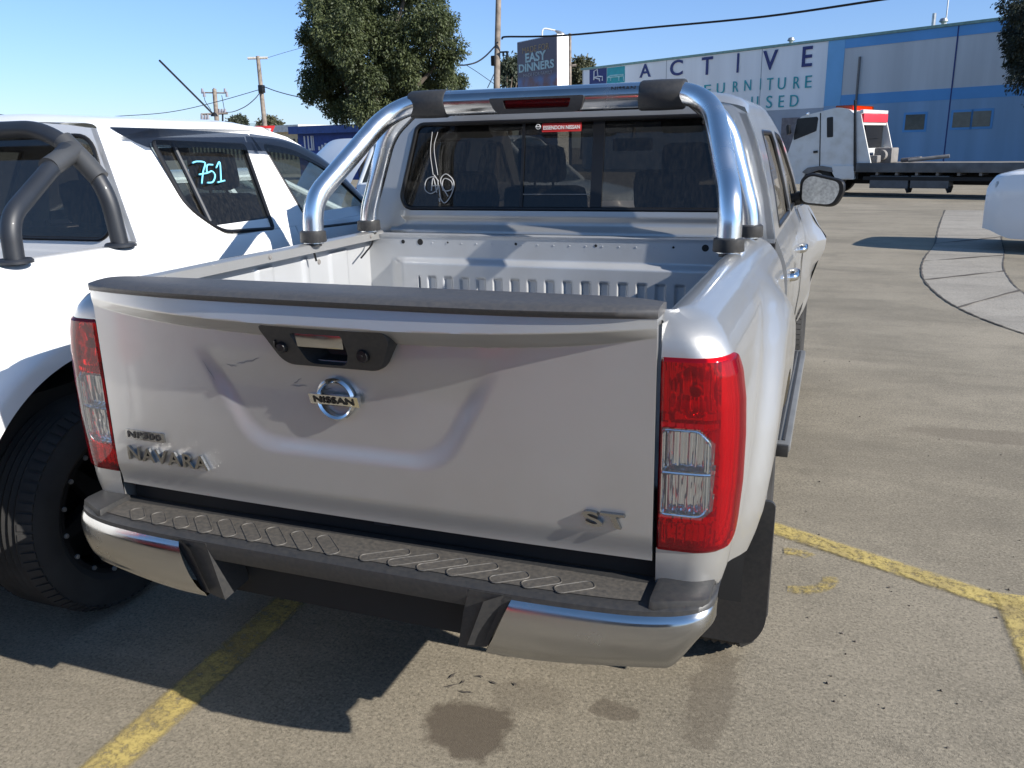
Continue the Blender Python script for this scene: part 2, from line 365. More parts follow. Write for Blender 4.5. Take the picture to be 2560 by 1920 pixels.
def worn_paint(name, c, keep):
    m = bpy.data.materials.new(name); m.use_nodes = True; nt = m.node_tree; b = nt.nodes['Principled BSDF']; L = nt.links
    b.inputs['Roughness'].default_value = .8; tc = N(nt, 'ShaderNodeTexCoord')
    n2 = N(nt, 'ShaderNodeTexNoise', Scale=7, Detail=5); L.new(tc.outputs['Object'], n2.inputs['Vector']); r2_ = N(nt, 'ShaderNodeValToRGB')
    r2_.color_ramp.elements[0].color = (c[0]*.6, c[1]*.6, c[2]*.8, 1); r2_.color_ramp.elements[1].color = (*c, 1); r2_.color_ramp.elements[0].position = .3; r2_.color_ramp.elements[1].position = .6
    L.new(n2.outputs[0], r2_.inputs[0]); L.new(r2_.outputs[0], b.inputs['Base Color'])
    n = N(nt, 'ShaderNodeTexNoise', Scale=34, Detail=10, Roughness=.82); L.new(tc.outputs['Object'], n.inputs['Vector'])
    r = N(nt, 'ShaderNodeMapRange'); r.inputs[1].default_value = keep-.10; r.inputs[2].default_value = keep+.10; L.new(n.outputs[0], r.inputs[0])
    uv = N(nt, 'ShaderNodeAttribute'); uv.attribute_name = 'edge'; mu = N(nt, 'ShaderNodeMath', operation='MULTIPLY'); L.new(r.outputs[0], mu.inputs[0]); L.new(uv.outputs['Fac'], mu.inputs[1])
    L.new(mu.outputs[0], b.inputs['Alpha']); bump(nt, b, 130, .5, .004); return m
M['yellow'] = worn_paint('worn_yellow_paint', (.48, .37, .12), .45); M['yellow_faint'] = worn_paint('faded_yellow_paint', (.46, .35, .11), .52)
def strip(name, pts, wd, mat, label, z=.004):
    """painted line along pts; 'edge' is 1 on the line and fades at its ragged borders"""
    mb = MB(); P = []; E = []
    for i, p in enumerate(pts):
        a = np.array(pts[max(i-1, 0)]); c = np.array(pts[min(i+1, len(pts)-1)]); t = (c-a)/np.linalg.norm(c-a); n = np.array([-t[1], t[0]])
        P.append([(*(np.array(p)+n*wd*q), z) for q in (-.60, -.40, -.2, .2, .40, .60)]); E += [0, 1, 1, 1, 1, 0]
    o = mb.grid(P, flip=True).build(name, mat, smooth=False); a = o.data.attributes.new('edge', 'FLOAT', 'POINT'); a.data.foreach_set('value', E)
    o['kind'] = 'structure'; return o
def pts_line(a, b, n=30): return [tuple(np.array(a)+(np.array(b)-np.array(a))*i/n) for i in range(n+1)]
strip('painted_line', pts_line((-.645, -1.2), (-.735, 1.2), 40), .122, M['yellow'], '')
strip('painted_line', pts_line((.2, 2.16), (1.72, 1.45), 40), .105, M['yellow'], '', .005)
strip('painted_line', pts_line((1.765, 1.52), (1.80, .2), 40), .12, M['yellow'], '', .006)
strip('painted_line', pts_line((1.72, 1.45), (3.6, .62), 40), .105, M['yellow'], '', .0045)
strip('painted_line', [(1.0+.15*math.sin(a), 1.44-.13*math.cos(a)) for a in np.linspace(0, 1.7, 16)], .055, M['yellow_faint'], '')
strip('painted_line', [(.97, 1.62), (1.01, 1.625), (1.05, 1.62), (1.07, 1.60)], .06, M['yellow_faint'], '', .0042)
# concrete spoon drain curving across the yard
M['drain'] = ground_material('old_concrete', (.27, .245, .205), (.34, .31, .262))
Lp = smooth_path([(3.4, 20), (2.9, 16), (2.55, 13), (2.25, 11.1), (2.11, 9.7), (2.11, 8.6), (2.25, 7.4), (2.62, 6.3), (3.4, 4.9), (4.4, 3.8)], 6)
Rp = smooth_path([(4.6, 20), (4.1, 16.5), (3.65, 14.2), (3.35, 12), (3.12, 10.6), (3.02, 9.6), (2.98, 8.6), (3.1, 7.4), (3.6, 6.0), (4.9, 4.6)], 6)
mb = MB(); mb.grid([[tuple(a)+(.004,), tuple(a*.5+b*.5)+(.003,), tuple(b)+(.004,)] for a, b in zip(Lp, Rp)])
o = mb.build('path', M['drain'], fix=True); o['kind'] = 'structure'
mb = MB()
for i in (12, 19, 27, 36):
    a, b = Lp[i], Rp[i]; mb.grid([[tuple(a+(b-a)*k/8+np.array([0, random.uniform(-.03, .03)]))+(.009,), tuple(a+(b-a)*k/8+np.array([0, .05+random.uniform(-.02, .03)]))+(.009,)] for k in range(9)])
for Q in (Lp, Rp):
    rows = []
    for i in range(len(Q)-1):
        for k in range(4):
            p = Q[i]+(Q[i+1]-Q[i])*k/4; ww = random.uniform(.002, .014); rows.append([(p[0]-ww, p[1], .0085), (p[0]+ww, p[1], .0085)])
    mb.grid(rows)
o = mb.build('crack', M['asphalt_dark'], smooth=False, fix=True); o['kind'] = 'structure'
# crazing and small pits in the asphalt behind the bumper
mb = MB()
def crack(x, y, L, a, wd=.0035):
    rows = []; p = np.array([x, y])
    for k in range(7):
        w_ = wd*(1-abs(k/3-1))+.0006; n = np.array([-math.sin(a), math.cos(a)]); rows.append([(*(p-n*w_), .0045), (*(p+n*w_), .0045)])
        a += random.uniform(-.5, .5); p = p+np.array([math.cos(a), math.sin(a)])*L/6
    mb.grid(rows)
for k in range(7):
    q = ground(1050+random.uniform(-90, 75), 1478+random.uniform(-18, 16)); crack(q[0], q[1], random.uniform(.02, .05), random.uniform(-.4, 2.2))
for k in range(0):
    q = ground(random.uniform(1720, 2200), random.uniform(560, 1600)); crack(q[0], q[1], random.uniform(.01, .03), random.uniform(0, 3), .004)
o = mb.build('pavement_crack', M['asphalt_dark'], smooth=False, fix=True); o['kind'] = 'structure'
mb = MB()
for k in range(60):
    q = ground(random.uniform(1720, 2210), random.uniform(500, 1640)); r_ = random.uniform(.002, .005)
    bm = bmesh.new(); bmesh.ops.create_icosphere(bm, subdivisions=1, radius=r_)
    for v in bm.verts: v.co = v.co*random.uniform(.7, 1.2)+Vector((q[0], q[1], r_*.5))
    mb.bm(bm)
o = mb.build('gravel', simple('loose_stone', (.1, .085, .07), .9)); tag(o, 'loose dark pebbles scattered over the asphalt beside the silver pickup', 'gravel', kind='stuff')

# ------------------------------------------------------------------ the silver pickup
T = thing('pickup_truck', (0, 2.0, 0), 'silver double cab pickup with chrome sports bar and red tail lamps, seen from behind', 'pickup truck')
HW = .7405
# --- tailgate
def tg_y(x, z):
    a = abs(x)/HW
    y = -.014+.012*a**2.2
    o_ = .058*(1-a**3.2)+.004
    zc = 1.176+.047*a**3; ze = zc+.042*(1-.55*a**4)
    if z > zc:
        t = min(1, (z-zc)/(ze-zc)); y -= o_*(t**.75) if z < ze else o_*(1-.18*(z-ze)/.05)
    y += .010*ss(.79, .725, z)
    # pressed-in centre panel with a sloping border
    zb = .872; xs = .272+(max(z, zb)-zb)*.56
    d1 = (xs-abs(x+.01))*.87; d2 = z-zb; kk = max(.07-abs(d1-d2), 0)/.07; d = min(d1, d2)-kk*kk*.0175      # rounded corners
    y += .0115*ss(-.004, .050, d)*ss(1.16, 1.03, z)
    return y
xs = np.concatenate([np.linspace(-HW, HW, 220)]); zs = np.concatenate([np.linspace(.722, .93, 60), np.linspace(.935, 1.15, 45), np.linspace(1.154, 1.262, 46)])
P = [[(x, tg_y(x, z), z) for x in xs] for z in zs]
mb = MB(); mb.grid(P, flip=False, skip=lambda i, j: -.105 < xs[j] < .05 and 1.122 < zs[i] < 1.205)
def rim(mb, P, y1):
    P = np.array(P); edge = np.concatenate([P[0, :], P[1:, -1], P[-1, ::-1][1:], P[::-1, 0][1:]])
    B = edge.copy(); mid = edge.copy(); mid[:, 1] += .006; B[:, 1] = y1
    mb.grid([edge, mid, B], flip=True)
rim(mb, P, .072); mb.quad((-HW, .072, .722), (-HW, .072, 1.262), (HW, .072, 1.262), (HW, .072, .722))
tailgate = mb.build('tailgate', M['silver'], T, angle=50)
# black moulding capping the tailgate
mb = MB(); rows = []
for x in np.linspace(-HW-.002, HW+.002, 90):
    a = abs(x)/HW; f = max(0, 1-a**16); yo = tg_y(x*.998, 1.262)
    pr = [(yo-.002, 1.2625), (yo-.012*f-.002, 1.268), (yo-.015*f-.002, 1.278), (yo-.006*f, 1.287-.006*(1-f)), (yo+.03, 1.2925-.008*(1-f)), (.055, 1.294-.008*(1-f)), (.078, 1.290-.008*(1-f)), (.082, 1.280), (.082, 1.2625)]
    rows.append([(x, y, z) for y, z in pr])
mb.grid(rows, flip=True); mb.add(rows[0], [tuple(range(9))]); mb.add(rows[-1], [tuple(range(9))[::-1]])
cap = mb.build('tailgate_cap', M['cap'], tailgate, angle=60)
# handle: black bezel, dished pull, chrome flap, camera and lock
hy = -.066; hyz = lambda z: -.030-.040*min(1, max(0, (z-1.114)/.10))
bez = rpoly([(-.182, 1.214), (.150, 1.214), (.160, 1.190), (.118, 1.114), (-.140, 1.114)], [.02, .03, .03, .03, .03], 6)
pull = rpoly([(-.098, 1.198), (.040, 1.198), (.044, 1.150), (.030, 1.120), (-.070, 1.120)], [.008, .008, .01, .02, .02], 5)
mb = MB(); mb.plate(bez, [pull], lambda x, z, d: (x, hyz(z)-d, z), t=.02)
# softened edge of the bezel
mb2 = MB()
k = len(bez); ring0 = [(x, hyz(z), z) for x, z in bez]; c0 = np.mean(bez, 0)
ring1 = [(x+(x-c0[0])*.03, hyz(z)+.008, z+(z-c0[1])*.06) for x, z in bez]; ring2 = [(x, .03, z) for x, _, z in ring1]
mb.grid([ring0, ring1, ring2], cv=True, flip=True)
bezel = mb.build('handle_bezel', M['black'], tailgate, angle=40, fix=True)
mb = MB(); c1 = np.mean(pull, 0)
mb.grid([[(x, hyz(z), z) for x, z in pull], [(x+(c1[0]-x)*.08, -.01, z+(c1[1]-z)*.08) for x, z in pull], [(x+(c1[0]-x)*.35, .022, z+(c1[1]-z)*.3) for x, z in pull]], cv=True)
mb.add([(x+(c1[0]-x)*.35, .022, z+(c1[1]-z)*.3) for x, z in pull], [tuple(range(len(pull)))[::-1]])
mb.build('handle_recess', M['black'], bezel, angle=50)
mb = MB(); mb.box((-.095, -.006, 1.163), (.037, .006, 1.196), .003, fn=lambda v: (v.x, hyz(v.z)+.010+v.y+.25*(v.z-1.18), v.z)); mb.build('handle_flap', M['chrome_dusty'], bezel)
mb = MB(); mb.lathe([(0, -.010), (.013, -.010), (.016, -.004), (.016, .01)], (.085, hyz(1.152), 1.152), 'y', 24, 1); mb.lathe([(0, -.011), (.004, -.011), (.0045, -.009)], (.085, hyz(1.152)-.002, 1.152), 'y', 12)
mb.build('lock', M['rim_black'], bezel, fix=True)
mb = MB(); mb.tube([(-.142, hyz(1.176)-.002, 1.176), (-.146, hyz(1.16)-.004, 1.16), (-.134, hyz(1.147)-.004, 1.147), (-.120, hyz(1.15)-.002, 1.15)], .003, 8)
mb.lathe([(0, -.012), (.010, -.011), (.014, -.004), (.015, .01)], (-.128, hyz(1.16), 1.160), 'y', 20); mb.build('reversing_camera', M['rim_black'], bezel, fix=True)
# round maker's badge
ey = tg_y(0, 1.03)-.004
mb = MB(); c = (-.017, ey, 1.031)
prof = [(.0505, .0), (.0525, -.010), (.047, -.016), (.0415, -.012), (.040, 0)]
mb.lathe([(r, h) for r, h in prof], c, 'y', 64)
bar_o = rpoly([(-.0665, -.0135), (.0665, -.0135), (.0665, .0135), (-.0665, .0135)], .002, 2)
mb.plate(bar_o, (), lambda x, z, d: (c[0]+x, ey-.019+.24*x*x-d-.30*z*(1 if d == 0 else 0), c[2]+z), t=.012, step=.012)
emblem = mb.build('badge', M['badge'], tailgate, fix=True, angle=30)
mb = MB(); text_fit(mb, 'NISSAN', (-.055, -.0085, .055, .0085), lambda a, b, d: (c[0]+a, ey-.0194+.24*a*a-d-.30*b, c[2]+b), .0008, bold=.025); mb.build('badge_lettering', M['ink_black'], emblem, smooth=False)
def badge(name, body, box, mat, depth, tilt=0, plate_=False, **kw):
    mb = MB(); f = lambda a, b, d: (a, tg_y(a, b)-.0015-d, b+tilt*(a-box[0])); text_fit(mb, body, box, f, depth, **kw); return mb.build(name, mat, tailgate, smooth=False)
mb = MB(); mb.plate(rpoly([(-.690, .862), (-.556, .862), (-.556, .888), (-.690, .888)], .003, 2), (), lambda a, b, d: (a, tg_y(a, b)-.005-d, b), t=.008, step=.02)
pl = mb.build('model_plate', M['chrome_dusty'], tailgate)
mb = MB(); text_fit(mb, 'NP300', (-.682, .866, -.568, .884), lambda a, b, d: (a, tg_y(a, b)-.0055-d, b), .0015, bold=.02, space=1.1); mb.build('plate_lettering', M['ink_black'], pl, smooth=False)
badge('model_lettering', 'NAVARA', (-.688, .803, -.416, .842), M['badge_dark'], .008, 0, bold=.015, space=1.1)
badge('grade_lettering', 'ST', (.590, .797, .684, .832), M['badge_dark'], .011, 0, bold=.02, shear=-.25, space=1.1)
# scuffs in the dented area
SCR = simple('scraped_paint', (.24, .23, .22), .6)
for (x, z, L, a) in ((-.30, 1.096, .05, .25), (-.265, 1.103, .04, .35), (-.33, 1.092, .03, -.1), (-.15, 1.052, .05, .05), (-.14, 1.056, .03, .6), (-.06, 1.05, .03, .1), (-.40, 1.10, .06, -1.0)):
    rows = []
    for k in range(9):
        t = k/8; xx = x+L*t*math.cos(a); zz = z+L*t*math.sin(a)+.0012*math.sin(k*1.3); hw = .0016*math.sin(math.pi*t)+.0002
        rows.append([(xx, tg_y(xx, zz-hw)-.0012, zz-hw), (xx, tg_y(xx, zz+hw)-.0012, zz+hw)])
    MB().grid(rows).build('scuff', SCR, tailgate, fix=True)

# --- tub sides with the rounded rear corner, flare and arch
WH = [(.60, .865), (.64, .878), (.70, .893), (.78, .903), (.9, .910), (1.0, .910), (1.08, .906), (1.14, .896), (1.18, .884), (1.21, .868), (1.235, .848), (1.252, .826), (1.262, .80)]
YR = [(.60, .035), (.66, .014), (.72, .008), (1.18, .006), (1.215, .014), (1.245, .034), (1.262, .06)]
AC = (.985, .405); AR = .505; Y1 = 1.575
def side_pt(s, z, off=0.):
    """s: metres along the plan outline from the tailgate gap, round the corner and forward along the flank"""
    W = lerp_tab(WH, z); y0 = lerp_tab(YR, z); x0 = .7485; rc = .085
    flat_ = max(.0, (W-rc)-x0); arc = rc*1.55
    if s < flat_: t = s/max(flat_, 1e-6); x = x0+s; y = y0+.012*(s/.1)**2*.6; n = (0, -1)
    elif s < flat_+arc:
        a = (s-flat_)/arc*math.pi/2; x = W-rc+rc*math.sin(a); yb = y0+.012*(flat_/.1)**2*.6; y = yb+rc*1.05*(1-math.cos(a)); n = (math.sin(a), -math.cos(a))
    else:
        yb = y0+.012*(flat_/.1)**2*.6+rc*1.05; y = yb+(s-flat_-arc); x = W; n = (1, 0)
    if s > flat_+arc*.6:                                            # flare round the wheel
        q = math.hypot(y-AC[0], (z-AC[1])*.93); f = ss(.76, .635, q)*ss(.10, .42, y); x += .052*f
    return (x+n[0]*off, y+n[1]*off, z)
SS = np.concatenate([np.linspace(0, .24, 41), np.linspace(.26, .64, 14), np.linspace(.66, 1.74, 72)])
def zbot(y):
    d = abs(y-AC[0])
    return max(.60, AC[1]+math.sqrt(max(AR**2-d*d, 0)) if d < AR else .60)
TT = np.linspace(0, 1, 49)
def lamp_smax(z):
    r1, r2 = .055, .075; s = .222-.022*ss(1.0, .76, z)
    if z > 1.182-r1: s -= r1*(1-math.sqrt(max(0, 1-((z-1.182+r1)/r1)**2)))*.9
    if z < .752+r2: s -= r2*(1-math.sqrt(max(0, 1-((.752+r2-z)/r2)**2)))*.9
    return s
def mirx(p, sx): return (sx*p[0], p[1], p[2])
tubs = {}
for sx in (1, -1):
    rows = []
    for s in SS:
        y_mid = side_pt(s, .9)[1]
        if y_mid > Y1: y_mid = Y1
        zb = zbot(y_mid); c_ = []
        for t in TT:
            z = zb+(1.262-zb)*(t**.92); p = side_pt(s, z); c_.append((p[0], min(p[1], Y1), p[2]))
        top = c_[-1]; inn = (min(top[0], .762), max(top[1], .075), 1.268)
        mid = tuple((np.array(top)*.55+np.array(inn)*.45)); mid = (mid[0], mid[1], 1.2675)
        c_ += [mid, inn, (min(top[0], .748), inn[1]+.003, 1.262), (.746, inn[1]+.003, 1.232), (.768, inn[1]+.003, 1.231)]
        # rolled return of the arch lip
        b_ = c_[0]; c_ = [(b_[0]-.03, b_[1], b_[2]+.004)]+c_
        rows.append([mirx(q, sx) for q in c_])
    def skip(i, j):
        if i > 40 or j < 1 or j > 48: return False
        zc = (rows[i][j][2]+rows[i][j+1][2])/2; sm = (SS[i]+SS[min(i+1, len(SS)-1)])/2
        return .760 < zc < 1.174 and sm < lamp_smax(zc)-.008
    mb = MB(); mb.grid(rows, flip=(sx > 0), skip=skip)
    tubs[sx] = mb.build('tub_side', M['silver'], T, angle=42)
    # jamb beside the tailgate, seen as the dark gap
    mb = MB(); mb.quad((sx*.7475, .012, .60), (sx*.7475, .012, 1.25), (sx*.765, .09, 1.25), (sx*.765, .09, .60)); mb.build('tailgate_jamb', M['silver'], tubs[sx])
# --- tail lamps
for sx in (1, -1):
    lab = ('red and clear tail lamp on the right corner' if sx > 0 else 'red and clear tail lamp on the left corner')
    zs_ = np.linspace(.752, 1.182, 108); ns = 56; G = []; SV = []
    for z in zs_:
        sm = lamp_smax(z); sv = [sm*i/(ns-1) for i in range(ns)]; SV.append(sv)
        row = []
        for i, s in enumerate(sv):
            e = min(i, ns-1-i, 3)/3.; ez = min(z-.752, 1.182-z)/.012; off = -.004+.010*min(1, e+.35)*min(1, .4+ez)
            row.append(mirx(side_pt(s, z, off), sx))
        G.append(row)
    def inset(i, j):
        z = zs_[i]; s = SV[i][j]
        if not (.832 < z < 1.030 and .006 < s < .112): return False
        return not (s-.112+.030 > 0 and (1.030-z) < (s-.082)) and not (s-.092 > 0 and (z-.832) < (s-.092))
    red = MB().grid(G, flip=(sx < 0), skip=lambda i, j: inset(i, j)).build('tail_lamp', M['lens_red'], T, angle=30)
    MB().grid(G, flip=(sx < 0), skip=lambda i, j: not inset(i, j)).build('clear_lens', M['lens_clear'], red, angle=30)
    # reflector bowl behind the lens
    H = []
    for iz, z in enumerate(np.linspace(.756, 1.178, 90)):
        sm = lamp_smax(z); row = []
        for s in np.linspace(.002, sm-.004, 100):
            t = s/sm; d = -.020*min(1, 6*t)*min(1, 7*(1-t))
            if .832 < z < 1.03: d -= .006
            if abs(z-.931) < .006 or abs(z-1.036) < .008 or abs(z-.826) < .007: d = -.010
            bx = math.hypot((s-.07), (z-1.105)); 
            if bx < .055: d -= .018*(1-(bx/.055)**2)
            if s > .128: d = -.007
            else:
                d += .0035*math.cos(2*math.pi*s/.0185)*(1 if .84 < z < 1.02 or z > 1.06 or z < .81 else .3)
            row.append(mirx(side_pt(s, z, d), sx))
        H.append(row)
    MB().grid(H, flip=(sx < 0)).build('reflector', M['reflector'], red, angle=20)
    for z in (1.105,):                                              # bulb of the brake lamp
        mb = MB(); p = side_pt(.068, z, -.03); mb.lathe([(0, -.012), (.010, -.009), (.013, 0), (.012, .012), (.018, .02)], mirx(p, sx), 'y', 20); mb.build('bulb', M['greytrim'], red, fix=True)
    mb = MB()                                                       # bright frame of the clear panes
    fr_ = [(.006, .835), (.090, .835), (.108, .853), (.108, .998), (.082, 1.026), (.006, 1.026)]
    pts = [mirx(side_pt(s, z, -.004), sx) for s, z in rpoly(fr_, .012, 4)]; mb.tube(pts+[pts[0]], .0032, 8)
    mb.tube([mirx(side_pt(s, .931, -.004), sx) for s in np.linspace(.006, .108, 12)], .004, 8)
    mb.tube([mirx(side_pt(.102, z, -.006), sx) for z in np.linspace(.855, 1.0, 12)], .003, 8); mb.tube([mirx(side_pt(.097, z, -.008), sx) for z in np.linspace(.85, 1.0, 12)], .002, 8)
    mb.build('lens_frame', M['reflector'], red)
    mb = MB(); mb.grid([[mirx(side_pt(s, z, d), sx) for z in np.linspace(.754, 1.18, 20)] for s, d in ((.0, .003), (-.003, -.03))]); mb.build('lamp_edge', M['dark'], red)

# --- inside of the tub
HB = 1.535
def hb_y(x, z):
    y = HB
    y -= .035*ss(1.160, 1.135, z)*ss(.70, .62, abs(x+.0))                      # step forward below the crease
    if z < 1.088 and abs(x-.045) < .60:
        u_ = (x+.53)/.0735; f = abs(u_-round(u_)); y += .014*ss(.20, .32, f)*ss(1.088, 1.076, z)
    if z < 1.20: y -= 0
    y -= .006*ss(1.243, 1.249, z)
    return y
xs_ = np.linspace(-.802, .802, 440); zs2 = np.concatenate([np.linspace(.86, 1.06, 8), np.linspace(1.068, 1.17, 26), np.linspace(1.18, 1.252, 12)])
mb = MB(); mb.grid([[(x, hb_y(x, z), z) for x in xs_] for z in zs2]); mb.grid([[(x, HB-.006, 1.252), (x, HB+.03, 1.256)] for x in np.linspace(-.768, .768, 10)], flip=False)
head = mb.build('headboard', M['bed'], T, angle=50)
for x, r in ((-.636, .008), (-.556, .0125), (-.43, .004), (-.13, .0055), (.20, .0055), (.50, .0045), (.618, .0125)): MB().lathe([(0, -.0012), (r, -.0012), (r*1.05, .0)], (x, hb_y(x, 1.222), 1.222), 'y', 20).build('bolt_hole', M['dark'], head, fix=True)
for k in range(17): MB().lathe([(0, -.002), (.003, -.0015), (.0035, 0)], (-.50+k*.066, hb_y(0, 1.221), 1.219), 'y', 8).build('weld_spot', M['bed'], head, fix=True)
for sx in (1, -1):
    def iw(y, z):
        x = .800; 
        for yc, wd in ((.42, .05), (.80, .04), (1.05, .012), (1.28, .06)):
            x -= .009*ss(wd+.012, wd, abs(y-yc))*ss(1.215, 1.20, z)
        x -= .09*ss(.60, .52, math.hypot(y-AC[0], z-AC[1]))                # wheel housing bulge
        return x
    ys_ = np.linspace(.08, 1.55, 170); zz = np.concatenate([np.linspace(.86, 1.16, 40), np.linspace(1.165, 1.232, 14)])
    mb = MB(); mb.grid([[(sx*iw(y, z), y, z) for y in ys_] for z in zz], flip=(sx < 0)); inner = mb.build('tub_wall', M['bed'], T, angle=50)
    for y in (.16, .27, .77, 1.46): MB().lathe([(0, -.004), (.006, -.003), (.008, 0)], (sx*.7455, y, 1.249), 'x', 14, sx).build('bolt', M['greytrim'], inner, fix=True)
    for y in (1.145, .55): MB().lathe([(0, -.004), (.009, -.003), (.011, 0)], (sx*(iw(y, 1.18)), y, 1.183), 'x', 16, sx).build('bolt', M['greytrim'], inner, fix=True)
mb = MB(); rows = []
for x in np.linspace(-.8, .8, 260): 
    u_ = (x/.09); f = abs(u_-round(u_)); z = .86+.012*ss(.18, .28, f); rows.append([(x, y, z) for y in (.07, 1.54)])
mb.grid(rows, flip=True); mb.build('tub_floor', M['bed'], T, angle=50)
# --- rear bumper: chrome ends, black step pad and brackets
def b_y(x, ins=0.): a = min(abs(x)/.885, 1); return .06-(.19-ins)*(1-a**4.5)**(1/4.5)
def bxs(p): return (p[0]*(.972 if p[0] < 0 else 1), p[1], p[2])                 # the left end stops a little short
def b_zt(x): return .652+.004*ss(.70, .87, abs(x))
def b_zb(x): return .500+.022*ss(.45, .78, abs(x))+.075*ss(.80, .885, abs(x))
bumper = None
mb = MB(); rows = []
for x in np.concatenate([np.linspace(-.884, -.80, 22), np.linspace(-.79, .79, 80), np.linspace(.80, .884, 22)]):
    a = abs(x); zt = b_zt(x)+.002; y = b_y(x); back = max(.005, y+.03); cap_ = 0
    rows.append([(x, y+.012, zt-.045 if a < .45 else zt-.004), (x, y+.0035, zt-.012), (x, y+.006, zt+.004), (x, y+.016, zt+.010+cap_*.5), (x, y+.030, zt+.012+cap_), (x, max(y+.05, back*.6), zt+.013+cap_), (x, max(back+.03, y+.07), zt+.014+cap_)])
mb.grid([[bxs(p) for p in r_] for r_ in rows], flip=True); bumper = mb.build('bumper', M['black'], T, angle=45)
mb = MB(); mb.grid([[(x, b_y(x)+.033+(max(.004, b_y(x)+.10)-b_y(x)-.033)*t, b_zt(x)+.0158) for t in (0, .5, 1)] for x in np.linspace(-.735, .735, 60)], flip=True); mb.build('step_pad', M['step'], bumper)
for sx in (1, -1):
    mb = MB(); mb.box((.752, 0, .640), (.874, .115, .684), .014, fn=lambda v: bxs((sx*v.x, b_y(min(v.x, .872))+.008+v.y+.02*max(0, .66-v.z), v.z-.004*(v.x-.75)/.12))); mb.build('corner_cap', M['black'], bumper, angle=40)
# anti-slip pads pressed into the step
for k in range(17):
    mb = MB()
    if k < 9: xc = -.005-.0755*(8-k); ln = .112 if k > 2 else .078; dr = (-.73, .68)
    else: xc = .066+.0755*(k-9)+(.03 if k > 12 else 0); ln = .12 if k < 13 else .09; dr = (.82, .57)
    if k == 16: continue
    y0 = b_y(xc)+.036; a0 = np.array((xc, y0)); d0 = np.array(dr); n0 = np.array((d0[1], -d0[0]))
    pts = rpoly([tuple(a0-n0*.017), tuple(a0+n0*.017), tuple(a0+n0*.017+d0*ln), tuple(a0-n0*.017+d0*ln)], .016, 4)
    zt = lambda x: b_zt(x)+.0166
    ring = [(x, y, zt(x)) for x, y in pts]; mb.tube(ring+[ring[0]], .0018, 6, caps=False)
    mb.add([(x, y, zt(x)) for x, y in pts], [tuple(range(len(pts)))]); mb.build('step_tread', M['step'], bumper, fix=True)
for sx in (1, -1):
    mb = MB(); rows = []
    for i in range(60):
        t = i/59; row = []
        for j in range(15):
            v = j/14
            xi = .462-.065*v
            x = sx*(xi+(.8845-xi)*(1-(1-t)**1.35)); zt, zb = b_zt(x), b_zb(x); z = zt-(zt-zb)*v
            bul = -.010*math.sin(math.pi*min(1, v*1.08))+.010*ss(.80, 1.0, v)+.008*ss(.12, 0, v)
            y = b_y(x)+bul; row.append((x*(1-.010*ss(.6, 1, v)), y, z))
        row = row+[(row[-1][0]*.99, row[-1][1]+.04, row[-1][2]+.012)]
        rows.append(row)
    rows.append([(p[0]*.985, p[1]+.10, p[2]+.004) for p in rows[-1]]); rows.append([(p[0]*.97, p[1]+.22, p[2]+.03) for p in rows[-1]])
    mb.grid([[bxs(p) for p in r_] for r_ in rows], flip=(sx > 0)); mb.build('bumper_end', M['chrome_dusty'], bumper, angle=50)
    # black bracket between the chrome and the recessed middle
    mb = MB(); q = lambda x, z, o: (sx*x, b_y(x)+o, z)
    A = [q(.462, .655, .004), q(.395, .512, .012), q(.325, .50, .010), q(.345, .60, .004), q(.36, .655, .004)]
    Bk = [(a, b_+.10, c_+.008) for a, b_, c_ in A]; mb.grid([A, Bk], cv=True, flip=(sx > 0)); mb.add(A, [(0, 1, 2, 3, 4)])
    mb.add([q(.455, .66, .008), q(.395, .512, .018), q(.355, .52, -.006), q(.40, .64, -.010)], [(0, 1, 2, 3)])
    mb.build('bumper_bracket', M['black'], bumper, fix=True, angle=25)
mb = MB(); mb.grid([[(x, b_y(x)+.020, .645), (x, b_y(x)+.024, .612), (x, -.015, .600), (x, -.01, .46), (x, .10, .45)] for x in np.linspace(-.40, .40, 16)]); mb.build('valance', M['dark'], bumper, angle=30)
mb = MB(); mb.box((-.745, .05, .60), (.745, .10, .80), .004); mb.build('rear_beam', M['dark'], bumper)
mb = MB(); mb.box((.03, .040, .69), (.075, .055, .704), .003); mb.build('latch', M['satin'], bumper)
